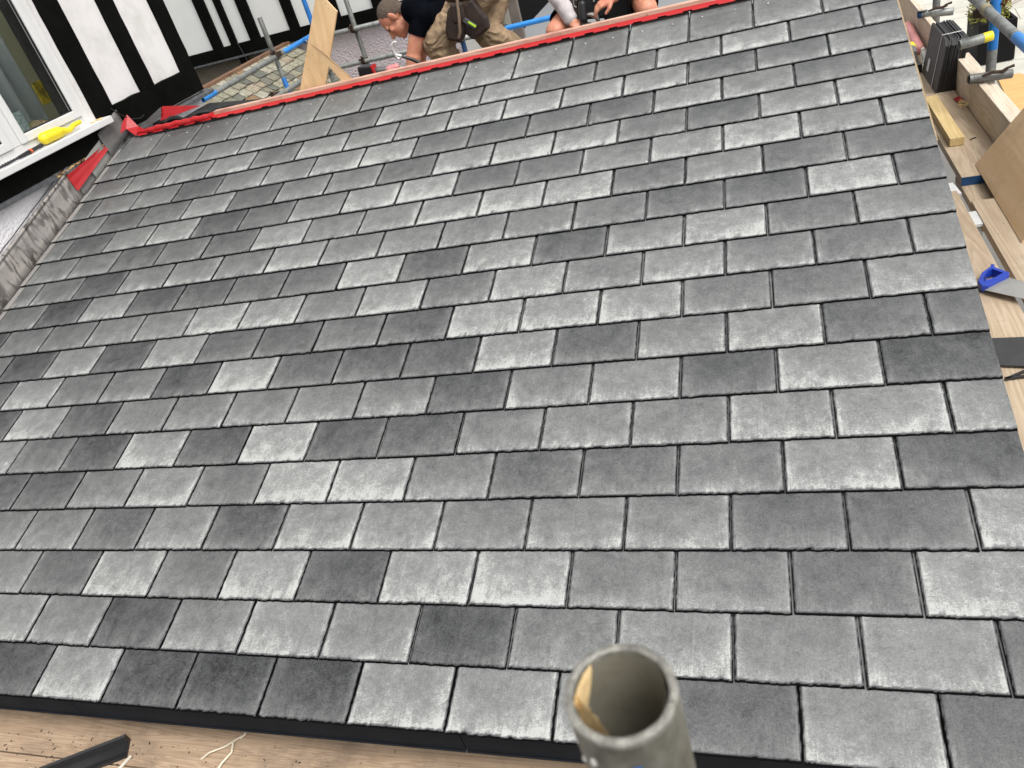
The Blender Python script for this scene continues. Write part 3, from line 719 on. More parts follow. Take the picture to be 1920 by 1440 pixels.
# stone tiled lean-to roof
sr = thing('stone_tile_roof', (-2.3, 7, -2.4), 'old mossy stone tiled lean-to roof behind the left end of the ridge', 'roof')
st_m, n, bs = newmat('mossy stone tile')
at = N(n, 'ShaderNodeAttribute'); at.attribute_name = 'tone'; sp = N(n, 'ShaderNodeSeparateColor'); n.links.new(at.outputs['Color'], sp.inputs[0])
c = ramp(n, sp.outputs[0], [(0, (.12, .13, .12)), (.3, (.26, .245, .18)), (.62, (.35, .33, .245)), (.88, (.43, .41, .33)), (1, (.28, .17, .09))])
f = noise_n(n, objc(n), 30, 6, .7); c = mixc(n, ramp(n, f, [(.35, .6), (.6, 0)]), c, (.09, .08, .05))
n.links.new(c, bs.inputs['Base Color']); bs.inputs['Roughness'].default_value = .85; bump(n, bs, f, .8, .01)
SD = V((.57, 0, -.51)).normalized(); SN = V((.51, 0, .57)).normalized(); SY = V((0, 1, 0)); S0 = V((-2.81, 0, .84))
tv, tf, tt = [], [], []
for r in range(14):
    y = 5.0 + random.uniform(0, .1); c0 = r * .105
    while y < BY - .02:
        wd = random.uniform(.11, .19); y1 = min(y + wd, BY)
        k = len(tv); tn = random.random() ** 1.1
        if random.random() < .03: tn = 1
        tilt = random.uniform(-.006, .006); jj = random.uniform(-.01, .012)
        q = [(y + .008, c0 - .02, .004), (y1 - .008, c0 - .02, .004), (y1 - .008 + random.uniform(-.006, .006), c0 + .112 + jj, .024 + tilt), (y + .008, c0 + .112 + jj + random.uniform(-.01, .01), .024 - tilt)]
        for (yy, dd, nn) in q: tv.append(S0 + SY * yy + SD * dd + SN * nn)
        for (yy, dd, nn) in q: tv.append(S0 + SY * yy + SD * dd + SN * (nn - .018))
        tf += [(k, k + 3, k + 2, k + 1), (k + 3, k + 7, k + 6, k + 2), (k, k + 4, k + 7, k + 3), (k + 1, k + 2, k + 6, k + 5)]
        tt += [(tn, 0, 0, 1)] * 8; y = y1
off = origin_of(sr); me = bpy.data.meshes.new('tiles'); me.from_pydata([tuple(p - off) for p in tv], [], tf)
ca = me.color_attributes.new('tone', 'FLOAT_COLOR', 'POINT'); ca.data.foreach_set('color', [c for t in tt for c in t]); me.materials.append(st_m)
o1 = bpy.data.objects.new('tiles', me); COL.objects.link(o1); o1.parent = sr; bv = o1.modifiers.new('b', 'BEVEL'); bv.width = .006; bv.segments = 2
b = MB(); b.prism([S0 + SY * 4.98 - SN * .03, S0 + SY * BY - SN * .03, S0 + SY * BY + SD * 1.5 - SN * .03, S0 + SY * 4.98 + SD * 1.5 - SN * .03], SN * .02); obj('roof_deck', b, M_MEMB, sr)
b = MB(); b.bb((-2.90, 4.95, .77), (-2.80, BY - .001, .87)); obj('ridge_board', b, wood('brown weathered timber', (.24, .14, .085), (.13, .07, .045), 'Y', 1), sr)
b = MB(); b.bb((-2.79, 5.02, -2.4), (-1.75, BY - .1, -.25)); obj('wall', b, M_PINK, sr)
# black box added for the shade in the opening between the roofs, left end
b = MB(); b.prism([(-1.56, 3.72, .5), (-1.06, 3.72, .5), (-1.06, 3.72, .93), (-1.56, 3.72, .99)], (0, .65, 0)); tag(obj('gap_shade_box', b, M_MEMB), 'black box added for the shade in the gap between the corner post and the stone tiled roof', 'membrane')

# ================================================================== right-hand outbuilding and door beyond
ob = thing('outbuilding', (1.5, 11, -2.4), 'flat grey sheet roofed outbuilding beyond the blue scaffold tube', 'building')
b = MB(); b.prism([(-.09, 6.2, .28), (2.9, 6.2, .28), (2.9, 10.4, .30), (-.09, 10.4, .30)], (0, 0, .03))
obj('roof', b, M_ZINC, ob)
b = MB(); 
for i in range(15): b.bb((.0 + i * .2, 6.2, .3105), (.008 + i * .2, 10.3, .3165))
obj('seam', b, M_ZINC, ob)
b = MB(); b.bb((0.0, 6.3, -2.4), (2.8, 10.3, .27)); obj('wall', b, M_PINK, ob)
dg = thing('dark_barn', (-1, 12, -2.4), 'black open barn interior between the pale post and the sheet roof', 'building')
b = MB(); b.bb((-1.4, 10.6, -2.4), (1.8, 10.8, 4)); obj('wall', b, plain('barn interior dark', (.006, .006, .006), .9), dg)  # near-black slab puts the open interior's darkness into its colour
dp = thing('door_frame', (-.1, 7.8, -2.4), 'weathered grey green timber door post with pale edge left of the dark barn', 'door frame')
b = MB(); b.bb((-.200, BY - .16, -2.4), (-.115, BY - .04, 2.2)); obj('post', b, plain('grey green paint', (.19, .19, .155), .8, var=.2, bmp=.4), dp)
b = MB(); b.bb((-.114, BY - .13, -2.4), (-.055, BY - .05, 2.2)); obj('pale_edge', b, plain('pale flaking paint', (.36, .34, .29), .8, var=.15), dp)
b = MB(); b.bb((-.054, BY - .10, -2.4), (.05, BY - .02, 2.2)); obj('reveal', b, plain('grey brown timber', (.17, .14, .12), .85), dp)
gt = thing('white_door', (-.42, 7.85, -2.4), 'white panelled door with dark openings behind the bent worker', 'door')
b = MB(); b.bb((-.68, BY - .06, -2.4), (-.21, BY - .02, .44)); obj('panel', b, plain('white door paint', (.62, .60, .56), .6, var=.05), gt)
b = MB(); b.bb((-.60, BY - .075, -.1), (-.27, BY - .0605, .30)); obj('opening', b, plain('dark green glazing', (.05, .065, .05), .3), gt)

# ================================================================== scaffolding behind
R = .02415
def tube(name, p0, p1, parts, label, group, hollow=True, n=24):
    """parts: list of (t0,t1,mat,partname)"""
    p0 = V(p0); p1 = V(p1); t = thing(name, tuple((p0 + p1) / 2), label, 'scaffold tube', group)
    for i, (a, c, mt, nm) in enumerate(parts):
        b = MB(); q0 = p0.lerp(p1, a); q1 = p0.lerp(p1, c)
        b.tube(q0, q1, R if mt in (M_GALV, M_GALVD) else R + .0004, n=n, hollow=(R - .004))
        obj(nm, b, mt, t, True)
    return t
G1 = 'scaffold rails behind the ridge'; G2 = 'scaffold uprights behind the ridge'
tube('scaffold_tube', (-2.06, 4.98, .925), (-2.06, 7.3, .955), [(0, .09, M_LBLUE, 'painted_end'), (.09, .66, M_GALV, 'tube_body'), (.66, 1, M_LBLUE, 'painted_end')], 'grey guard rail with blue ends running back from the black corner post', G1)
tube('scaffold_tube', (-1.95, 6.8, .965), (-.75, 6.8, .955), [(0, .30, M_BLUE, 'painted_end'), (.30, .74, M_GALV, 'tube_body'), (.74, 1, M_BLUE, 'painted_end')], 'upper cross rail meeting the bent worker behind his head', G1)
tube('scaffold_tube', (-2.05, 6.8, .645), (-.02, 6.8, .636), [(0, 1, M_GALV, 'tube_body')], 'lower grey cross rail passing between the bent worker\'s arm and legs', G1)
tube('scaffold_tube', (-.015, 6.8, .636), (2.3, 6.8, .640), [(0, 1, M_LBLUE, 'tube_body')], 'all blue cross rail between the two workers', G1)
tube('scaffold_tube', (-2.0, 5.6, .635), (-2.0, 7.1, .640), [(0, 1, M_GALV, 'tube_body')], 'lower grey rail half hidden behind the tall plywood sheet', G1)
tube('scaffold_tube', (-2.10, 6.4, -2.4), (-2.10, 6.4, 1.31), [(0, .845, M_BLUE, 'painted_end'), (.9, 1, M_GALVD, 'tube_body'), (.845, .9, M_GALV, 'tube_body')], 'blue upright with grey top in front of the stone tiled roof', G2)
tube('scaffold_tube', (-1.82, 6.86, -2.4), (-1.82, 6.86, 2.4), [(0, .69, M_GALV, 'tube_body'), (.69, 1, M_BLUE, 'painted_end')], 'upright standing just behind the top of the plywood sheet', G2)
tube('scaffold_tube', (-1.37, 6.86, -2.4), (-1.37, 6.86, 2.4), [(0, .76, M_GALVD, 'tube_body'), (.76, 1, M_BLUE, 'painted_end')], 'dark grey upright left of the bent worker\'s head', G2)
tube('scaffold_tube', (-.29, 6.86, -2.4), (-.29, 6.86, 2.4), [(0, .95, M_DBLUE, 'painted_end'), (.95, 1, M_GALVD, 'tube_body')], 'dark blue upright between the bent worker\'s legs', G2)
def coupler(loc, label, group='rusty scaffold couplers', rot=None, sc=1.0, arm=False):
    t = thing('scaffold_coupler', loc, label, 'coupler', group)
    Rm = rot or Matrix.Identity(3); L = V(loc)
    b = MB()
    for ax, o3 in ((V((1, 0, 0)), V((0, 0, 0))), (V((0, 0, 1)), V((0, .052, 0)))):
        ax = Rm @ ax; c = L + Rm @ (o3 * sc)
        b.tube(c - ax * .022 * sc, c + ax * .022 * sc, .0315 * sc, n=18)
    b.box(L + Rm @ V((0, .026, 0)), (.045, .03, .05), Rm)
    obj('clamp', b, M_RUST, t, bevel=.002)
    for s2 in (1, -1):
        b = MB(); p = L + Rm @ V((s2 * .0, -.005, .036)); q = L + Rm @ V((s2 * .012, -.05, .040 + .01 * s2))
        b.tube(p, q, .006, n=8); b.tube(q, q + (q - p).normalized() * .012, .011, n=6)
        obj('bolt', b, M_RUST, t)
    return t
coupler((-2.055, 6.36, .955), 'rusty coupler joining the blue upright to the side guard rail')
coupler((-1.37, 6.80, .955), 'pale coupler left of the bent worker\'s head on the upper rail')
coupler((-1.37, 6.80, .645), 'rusty coupler above the red drill on the lower rail')
coupler((-.29, 6.80, .638), 'rusty coupler between the bent worker\'s legs')
coupler((.17, 6.80, .638), 'rusty coupler on the blue cross rail')
coupler((-2.0, 6.80, .64), 'rusty coupler beside the plywood sheet where the low rails meet')
coupler((-2.06, 6.05, .64), 'rusty coupler at the foot of the blue upright')
b = MB(); b.box((1.0, 4.18, .60), (3.9, .225, .038)); b.box((1.0, 3.94, .60), (3.9, .225, .038)); b.box((1.0, 4.42, .60), (3.9, .225, .038))
tag(obj('work_platform', b, M_BOARDX), 'timber working platform hidden behind the ridge under both workers', 'platform')

# plywood sheet and strip leaning by the ridge
p = thing('plywood_sheet', (-.2, 3.56, 1.04), 'tall pale plywood offcut with clipped top corner standing behind the batten', 'plywood')
b = MB(); b.prism([(-.340, 3.47, .90), (-.145, 3.47, .90), (.165, 3.56, 1.448), (.121, 3.56, 1.523), (.072, 3.56, 1.56)], (.003, .009, 0)); obj('sheet', b, M_PLY, p)
b = MB(); b.prism([(-.045, 3.462, 1.355), (.045, 3.455, 1.27), (.195, 3.457, 1.05), (.115, 3.457, 1.05)], (.002, -.006, 0))
tag(obj('plywood_strip', b, M_PLY), 'narrow pale plywood strip leaning across the tall offcut', 'plywood')

# drill
d = thing('cordless_drill', (.24, 3.66, 1.0), 'red and black cordless drill lying behind the batten', 'drill')
b = MB(); b.box((.180, 3.66, 1.073), (.098, .07, .072), Matrix.Rotation(.12, 3, 'Y')); obj('battery', b, M_BLKP, d, bevel=.008)
b = MB(); b.box((.236, 3.655, 1.070), (.012, .066, .072), Matrix.Rotation(-.2, 3, 'Y')); obj('red_band', b, M_REDP, d, bevel=.002)
b = MB(); b.cap((.250, 3.66, 1.062), .025, (.295, 3.67, 1.055), .022); flesh('grip', b, plain('grey plastic', (.09, .085, .085), .45), d, .004, 2)
b = MB(); b.cap((.325, 3.67, 1.050), .027, (.368, 3.68, 1.056), .022); flesh('motor_housing', b, plain('pinkish red plastic', (.70, .26, .26), .45, var=.2, scale=60), d, .004, 2)

# ================================================================== people
def hand(mb, wrist, direc, palm_n, thumb_side, curl=.6, s=1.0):
    """append palm, four fingers and thumb capsules to a body builder"""
    w0 = V(wrist); d = V(direc).normalized(); pn = V(palm_n); pn = (pn - d * pn.dot(d)).normalized(); sd = d.cross(pn) * thumb_side
    kn = w0 + d * .088 * s
    for k in (-1.1, -.35, .4, 1.1): mb.cap(w0 + sd * k * .016 * s, .017 * s, kn + sd * k * .021 * s, .0125 * s, 10)
    for k, L in ((1.1, .070), (.4, .078), (-.35, .073), (-1.1, .058)):
        p = kn + sd * k * .021 * s; dd = d.copy(); r = .0095
        for q, fr in enumerate((.45, .30, .25)):
            dd = (dd + pn * curl * (.6 + .5 * q)).normalized(); p2 = p + dd * L * fr * s
            mb.cap(p, r * s, p2, (r - .0008) * s, 9); p = p2; r -= .0008
    t0 = w0 + d * .025 * s + sd * .022 * s; t1 = t0 + (d * .6 + sd * .75 + pn * .35).normalized() * .040 * s; t2 = t1 + (d * .9 + sd * .15 + pn * .5).normalized() * .034 * s
    mb.cap(t0, .014 * s, t1, .0115 * s, 10); mb.cap(t1, .0115 * s, t2, .0095 * s, 10)
def head(mb, c, up, fwd, s=1.0):
    u = V(up).normalized(); f = V(fwd); f = (f - u * f.dot(u)).normalized(); r = f.cross(u)
    Rm = Matrix((r, f, u)).transposed(); c = V(c)
    L = lambda x, y, z: c + (r * x + f * y + u * z) * s
    mb.ell(L(0, -.012, .028), (.074 * s, .092 * s, .085 * s), Rm)
    mb.ell(L(0, .030, -.035), (.058 * s, .062 * s, .075 * s), Rm)
    mb.ell(L(0, .062, -.088), (.026 * s, .026 * s, .022 * s), Rm)
    mb.cap(L(-.034, .030, -.072), .020 * s, L(0, .070, -.088), .018 * s); mb.cap(L(.034, .030, -.072), .020 * s, L(0, .070, -.088), .018 * s)
    mb.cap(L(0, .080, .008), .010 * s, L(0, .106, -.030), .0125 * s, 10); mb.ell(L(-.012, .092, -.034), (.009 * s,) * 3, Rm, 10, 6); mb.ell(L(.012, .092, -.034), (.009 * s,) * 3, Rm, 10, 6)
    mb.cap(L(-.038, .072, .018), .011 * s, L(.038, .072, .018), .011 * s, 10)
    mb.cap(L(-.018, .084, -.058), .007 * s, L(.018, .084, -.058), .007 * s, 8); mb.cap(L(-.014, .082, -.068), .008 * s, L(.014, .082, -.068), .008 * s, 8)
    for sx in (-1, 1):
        mb.ell(L(sx * .040, .060, -.020), (.020 * s, .020 * s, .020 * s), Rm)
        Re = Rm @ Matrix.Rotation(sx * .45, 3, 'Z')
        mb.ell(L(sx * .078, -.008, -.004), (.010 * s, .020 * s, .033 * s), Re)
    return L, Rm
# --- worker 1: bending over to the left
w1 = thing('person', (.7, 4.15, .62), 'worker in navy T-shirt and khaki trousers bending down with a tool pouch', 'person', 'workers behind the ridge')
b = MB()
hc = V((.280, 4.08, 1.274)); up1 = V((-.80, -.05, .55)); fw1 = V((-.55, -.32, -.80))
L1, R1 = head(b, hc, up1, fw1, 1.02)
b.cap((.33, 4.09, 1.245), .056, (.47, 4.15, 1.30), .062)                      # neck
b.cap((.47, 4.02, 1.30), .075, (.50, 4.28, 1.31), .075); b.cap((.50, 4.15, 1.29), .115, (.70, 4.20, 1.36), .125); b.cap((.70, 4.2, 1.36), .125, (.92, 4.25, 1.36), .135)
sh, el, wr = V((.498, 3.985, 1.262)), V((.392, 3.95, 1.062)), V((.335, 3.90, .875))
b.cap(sh, .060, el, .047); b.cap(el, .047, wr, .032); b.cap(el.lerp(wr, .08), .050, el.lerp(wr, .45), .046)
hand(b, wr, (-.25, -.05, -.9), (-.8, .3, -.1), 1, .75)
sh2, el2, wr2 = V((.44, 4.30, 1.25)), V((.345, 4.27, 1.06)), V((.30, 4.16, .90))
b.cap(sh2, .056, el2, .042); b.cap(el2, .042, wr2, .028)
hand(b, wr2, (-.3, -.3, -.9), (-.8, .3, -.1), -1, .75)
hA, kA, aA = V((.86, 4.10, 1.30)), V((.535, 4.01, 1.09)), V((.67, 4.12, .72)); hB, kB, aB = V((.92, 4.36, 1.30)), V((.85, 4.12, 1.05)), V((1.10, 4.22, .72))
for h, k, a in ((hA, kA, aA), (hB, kB, aB)):
    b.cap(h, .085, k, .058); b.cap(k, .057, a, .038); b.cap(a, .04, a + V((-.13, -.05, -.06)), .03)
flesh('body', b, M_SKIN, w1, .0055, 3)
hb = MB(); hb.ell(L1(0, -.022, .034), (.079, .094, .089), R1); hb.ell(L1(0, -.055, -.02), (.066, .055, .06), R1)
ho = flesh('hair', hb, M_HAIR, w1, .005, 2)
# cut the hair away from the face
me = ho.data; offh = origin_of(ho)
import bmesh
def trim(o, keep):
    bm = bmesh.new(); bm.from_mesh(o.data); of = origin_of(o)
    bmesh.ops.delete(bm, geom=[v for v in bm.verts if not keep(v.co + of)], context='VERTS'); bm.to_mesh(o.data); bm.free()
def keep_hair(p):
    q = R1.transposed() @ (p - hc); return q.z > -.02 + max(0, (q.y + .02) * 1.15) or (q.y < -.045 and q.z > -.07)
trim(ho, keep_hair)
for sx in (-1, 1):
    obj('eye', MB().ell(L1(sx * .034, .076, .002), (.011, .008, .007), R1, 10, 8), plain('dark eyes', (.03, .02, .015), .2), w1, True)
    flesh('eyebrow', MB().cap(L1(sx * .018, .083, .022), .0055, L1(sx * .048, .070, .022), .005, 8), M_HAIR, w1, .003, 1)
b = MB()   # T-shirt
b.cap((.465, 4.00, 1.305), .090, (.50, 4.29, 1.315), .092); b.cap((.50, 4.15, 1.30), .134, (.70, 4.20, 1.365), .146); b.cap((.70, 4.2, 1.36), .140, (.90, 4.25, 1.375), .140)
b.cap((.42, 4.12, 1.275), .058, (.47, 4.15, 1.30), .07); b.cap(V((.54, 4.06, 1.24)), .085, V((.62, 4.1, 1.25)), .095)
b.cap(sh + V((.012, 0, .012)), .070, sh.lerp(el, .48), .061); b.cap(sh2, .068, sh2.lerp(el2, .5), .060)
ts = flesh('t_shirt', b, M_NAVY, w1, .006, 3)
cut_n = (el - sh).normalized(); cp = sh.lerp(el, .50)
trim(ts, lambda p: not (((p - cp).dot(cut_n) > 0 and (p - cp).length < .11) or ((p - sh2.lerp(el2, .52)).dot((el2 - sh2).normalized()) > 0 and (p - sh2.lerp(el2, .52)).length < .1)))
b = MB()   # trousers
b.cap((.88, 4.12, 1.33), .125, (.93, 4.36, 1.33), .125)
b.cap(hA, .118, kA, .090); b.cap(kA, .088, aA, .066)
b.cap(hB, .112, kB, .084); b.cap(kB, .084, aB, .066); b.cap(kB + V((.03, 0, 0)), .08, aB + V((.05, 0, 0)), .075)
tr = flesh('trousers', b, M_KHAKI, w1, .006, 3)
wrinkle(tr, lambda q: noise.noise(q * 14) * .010 + (.5 - abs(noise.noise(V((q.x * 16, q.y * 16, q.z * 34 + 3 * noise.noise(q * 8))))) * 2) * .009)
for a_ in (aA, aB): flesh('boot', MB().cap(a_ + V((0, 0, -.02)), .055, a_ + V((-.15, -.06, -.06)), .043), M_LEATH, w1, .006, 2)
# tool pouch on his belt
tp = thing('tool_pouch', (.78, 3.98, 1.18), 'dark brown leather tool pouch hanging from the bent worker\'s belt', 'tool pouch')
b = MB(); 
def pouch(cx, cy, cz, w, h, d, R_):
    c = V((cx, cy, cz))
    b.prism([c + R_ @ V(q) for q in ((-w * .42, -d / 2, h / 2), (w * .42, -d / 2, h / 2), (w / 2, -d / 2, -h * .2), (w * .36, -d / 2, -h / 2), (-w * .36, -d / 2, -h / 2), (-w / 2, -d / 2, -h * .2))], R_ @ V((0, d, 0)))
RA = Matrix.Rotation(-.35, 3, 'Y')
pouch(.835, 3.97, 1.175, .17, .20, .07, RA); obj('main_pocket', b, M_LEATH, tp, bevel=.015)
b = MB(); pouch(.725, 3.955, 1.17, .13, .19, .07, Matrix.Rotation(.35, 3, 'Y')); obj('side_pocket', b, M_LEATH, tp, bevel=.018)
b = MB(); pouch(.765, 3.93, 1.235, .10, .12, .04, Matrix.Rotation(.1, 3, 'Y')); obj('nail_pocket', b, M_LEATH, tp, bevel=.015)
b = MB(); b.path([(.70, 3.99, 1.32), (.80, 3.96, 1.31), (.92, 3.99, 1.30), (1.02, 4.1, 1.30)], .020, 8); obj('belt', b, M_LEATH, tp, True)
b = MB(); b.path([(.785, 3.925, 1.32), (.775, 3.90, 1.22), (.755, 3.90, 1.13), (.735, 3.905, 1.10)], .010, 8); obj('strap', b, plain('faded strap', (.22, .15, .10), .8), tp, True)
b = MB(); b.box((.827, 3.915, 1.165), (.085, .02, .028), Matrix.Rotation(.75, 3, 'Y')); tn = thing('utility_knife', (.82, 3.91, 1.16), 'grey and lime green knife clipped to the leather pouch', 'knife'); obj('body', b, plain('dark grey plastic', (.08, .09, .09), .4), tn, bevel=.004)
b = MB(); b.box((.843, 3.902, 1.158), (.055, .006, .010), Matrix.Rotation(.75, 3, 'Y')); obj('green_grip', b, plain('lime plastic', (.55, .85, .02), .4), tn, bevel=.001)
# claw hammer / bar
hm = thing('claw_hammer', (.20, 3.87, .93), 'steel clawed hammer held down by the bent worker', 'hammer')
b = MB(); b.path([(.475, 3.86, 1.00), (.42, 3.84, 1.05), (.365, 3.82, 1.085)], [.013, .011, .008], 10); obj('handle', b, M_BLKP, hm, True)
b = MB(); HQ = V((.335, 3.82, 1.125))
b.path([HQ + V(q) for q in ((.026, 0, .048), (.010, 0, .052), (-.006, 0, .044), (-.014, 0, .020), (-.012, 0, -.012), (-.004, 0, -.040), (.010, 0, -.050), (.020, 0, -.040), (.018, 0, -.022))], [.004, .008, .011, .013, .013, .012, .011, .009, .006], 10)
b.tube(HQ + V((-.01, 0, -.022)), HQ + V((.03, 0, -.038)), .010, n=10)
obj('claw_head', b, plain('polished steel', (.78, .78, .76), .28, metal=.5, var=.05), hm, True)

# --- worker 2: crouching, facing the camera
w2 = thing('person', (1.66, 4.15, .62), 'crouching worker in pale grey sweatshirt and dark shorts, knees bare', 'person', 'workers behind the ridge')
b = MB()
hcc = V((1.60, 3.98, 1.78)); L2, R2 = head(b, hcc, (-.05, -.35, .93), (-.1, -.85, -.5))
b.cap((1.60, 4.03, 1.70), .055, (1.62, 4.10, 1.60), .062); b.cap((1.47, 4.08, 1.53), .08, (1.78, 4.08, 1.53), .08); b.cap((1.62, 4.12, 1.50), .135, (1.66, 4.28, 1.22), .14)
s3, e3, r3 = V((1.43, 4.04, 1.50)), V((1.365, 3.93, 1.25)), V((1.475, 3.84, 1.045)); s4, e4, r4 = V((1.80, 4.04, 1.50)), V((1.90, 3.93, 1.27)), V((1.742, 3.80, 1.135))
b.cap(s3, .058, e3, .042); b.cap(e3, .042, r3, .029); b.cap(s4, .058, e4, .042); b.cap(e4, .042, r4, .029)
hand(b, r3, (.75, -.35, -.55), (.3, .1, -.9), -1, .55); hand(b, r4, (-.85, -.2, -.2), (-.2, .3, -.9), 1, .7)
hl, kl, al = V((1.57, 4.32, 1.17)), V((1.355, 3.86, 1.015)), V((1.44, 4.06, .70)); hr, kr, ar = V((1.76, 4.32, 1.17)), V((1.905, 3.86, 1.020)), V((1.84, 4.06, .70))
for h, k, a in ((hl, kl, al), (hr, kr, ar)):
    b.cap(h, .088, k, .062); b.cap(k, .060, a, .040); b.cap(k.lerp(a, .25), .056, k.lerp(a, .45), .056); b.cap(a, .04, a + V((0, -.14, -.05)), .032)
flesh('body', b, M_SKIN, w2, .0055, 3)
b = MB(); b.ell((hcc + V((0, .02, .05))), (.082, .098, .085), R2); h2 = flesh('hair', b, M_HAIR, w2, .006, 2)
b = MB()
b.cap((1.47, 4.08, 1.53), .090, (1.78, 4.08, 1.53), .090); b.cap((1.62, 4.12, 1.50), .150, (1.66, 4.26, 1.26), .150)
b.cap(s3, .070, e3, .055); b.cap(e3, .056, e3.lerp(r3, .86), .043); b.cap(s4, .070, e4, .055); b.cap(e4, .056, e4.lerp(r4, .86), .042)
sw = flesh('sweatshirt', b, M_GREYC, w2, .006, 2)
wrinkle(sw, lambda q: noise.noise(q * 22) * .006)
b = MB()
b.cap((1.60, 4.30, 1.19), .125, (1.74, 4.30, 1.19), .125); b.cap(hl, .105, hl.lerp(kl, .82), .090); b.cap(hr, .105, hr.lerp(kr, .82), .090)
sr2 = flesh('shorts', b, M_SHORT, w2, .006, 3)
def sh_keep(p):
    for h, k in ((hl, kl), (hr, kr)):
        c_ = h.lerp(k, .86)
        if (p - c_).dot((k - h).normalized()) > 0 and (p - c_).length < .15: return False
    return True
trim(sr2, sh_keep)
for a_ in (al, ar): flesh('boot', MB().cap(a_ + V((0, 0, -.02)), .052, a_ + V((0, -.16, -.05)), .042), M_LEATH, w2, .006, 2)
# black tool rig and grinder in front of worker 2
gp = thing('tool_belt', (1.62, 3.95, 1.05), 'black tool belt with steel clips hanging in front of the crouching worker', 'tool belt')
b = MB(); b.box((1.60, 3.965, 1.10), (.20, .07, .16), Matrix.Rotation(.15, 3, 'Y')); obj('pocket', b, plain('black webbing', (.008, .008, .009), .8, bmp=.5), gp, bevel=.02)
b = MB(); b.box((1.72, 3.97, 1.03), (.17, .07, .17), Matrix.Rotation(-.15, 3, 'Y')); obj('pocket', b, MATS['black webbing'], gp, bevel=.02)
for q in ((1.535, 3.925, 1.135), (1.60, 3.925, 1.12), (1.665, 3.93, 1.09), (1.61, 3.925, 1.155), (1.50, 3.93, 1.15)): obj('rivet', MB().ell(q, (.006, .003, .006), None, 8, 6), M_STEEL, gp, True)
b = MB(); b.path([(1.50, 3.90, 1.17), (1.487, 3.90, 1.15), (1.485, 3.90, 1.125), (1.497, 3.90, 1.115)], .004, 8); obj('steel_clip', b, M_STEEL, gp, True)
gr = thing('power_saw', (1.58, 3.86, 1.0), 'black hand power saw with curved steel guard in the crouching worker\'s hand', 'power tool')
b = MB(); b.cap((1.54, 3.83, 1.055), .026, (1.545, 3.84, 1.13), .024); b.cap((1.53, 3.83, 1.02), .024, (1.60, 3.86, .98), .03); flesh('body', b, M_BLKP, gr, .004, 2)
b = MB(); pts = [V((1.572 + .050 * math.sin(a), 3.835, 1.022 + .050 * math.cos(a))) for a in [(-.5 + i * .22) for i in range(13)]]; b.path(pts, [.004 + .010 * math.sin(PI * i / 12) for i in range(13)], 8); obj('guard', b, M_STEEL, gr, True)

# ================================================================== right-hand scaffold platform
PZ = .177; BT = .038
GB = 'scaffold boards on the right platform'
def board(x0, x1, y0, y1, ztop, label, band=False, mat=None, grp=GB):
    t = thing('scaffold_board', ((x0 + x1) / 2, (y0 + y1) / 2, ztop - BT), label, 'scaffold board', grp)
    b = MB(); b.bb((x0, y0, ztop - BT), (x1, y1, ztop)); obj('plank', b, mat or M_BOARD, t, bevel=.003)
    if band: b = MB(); b.bb((x0 - .001, y0 - .003, ztop - BT - .001), (x1 + .001, y0 + .0, ztop + .0015)); obj('painted_end', b, M_DBLUE, t)
    return t
board(3.345, 3.552, 2.82, 6.6, PZ, 'far pale board with dark blue painted end under the timber block', True)
board(3.332, 3.552, -1.2, 2.56, PZ, 'near pale board partly under the big plywood sheet', True)
board(3.112, 3.302, -1.2, 2.70, PZ - .004, 'pale board next to the slates carrying the handsaw', False)
board(3.345, 3.552, 2.40, 2.95, PZ - .041, 'short lower board bridging the gap between two boards', False)
board(3.60, 3.80, -1, 2.9, PZ - .05, 'outer board half hidden under the plywood sheet', False)
# toe boards
t = thing('toe_board', (3.58, 4.4, PZ), 'weathered board standing on edge along the outer side of the platform', 'toe board', 'toe boards')
b = MB(); b.bb((3.56, 2.2, PZ - .03), (3.598, 4.55, .353)); obj('plank', b, M_TOE, t, bevel=.003)
t = thing('toe_board', (3.58, 6, PZ), 'far sunlit board standing on edge beyond the bundle of slates', 'toe board', 'toe boards')
b = MB(); b.bb((3.562, 4.553, PZ - .03), (3.600, 8.5, .356)); obj('plank', b, M_TOE, t, bevel=.003)
b = MB(); b.bb((3.601, 2.3, .10), (3.640, 4.2, .345)); tag(obj('toe_board', b, M_TOE, None, bevel=.003), 'second board doubled against the outside of the near toe board', 'toe board', 'toe boards')
# uprights
G3 = 'scaffold tubes on the right side'
tube('scaffold_tube', (3.64, 3.70, -2.4), (3.64, 3.70, 2.6), [(0, .577, M_GALVD, 'tube_body'), (.577, .66, M_BLUE, 'painted_end'), (.66, 1, M_GALV, 'tube_body')], 'upright painted blue half way up beside the slate bundle', G3)
tube('scaffold_tube', (3.655, 5.27, -2.4), (3.655, 5.27, 2.6), [(0, 1, M_GALVD, 'tube_body')], 'dark upright at the top edge beyond the slate bundle', G3)
tube('scaffold_tube', (3.515, 3.585, .385), (3.715, 3.60, .372), [(0, .10, M_GALVD, 'tube_body'), (.10, 1, M_GALVD, 'tube_body')], 'short dark stub tube lying across the near toe board', G3)
tube('scaffold_tube', (3.53, 5.19, .372), (3.735, 5.13, .362), [(0, .12, M_DBLUE, 'painted_end'), (.12, 1, M_GALV, 'tube_body')], 'short pale stub tube across the far toe board', G3)
tube('scaffold_tube', (3.47, 3.63, .555), (3.625, 3.655, .565), [(0, .72, M_GALV, 'tube_body'), (.72, 1, M_YEL, 'painted_end')], 'short grey stub with yellow end beside the blue upright', G3)
tube('scaffold_tube', (3.575, 1.6, .70), (3.575, 3.78, .712), [(0, .66, M_LBLUE, 'painted_end'), (.66, 1, M_GALV, 'tube_body')], 'grey guard rail with blue end crossing in front of the planter', G3)
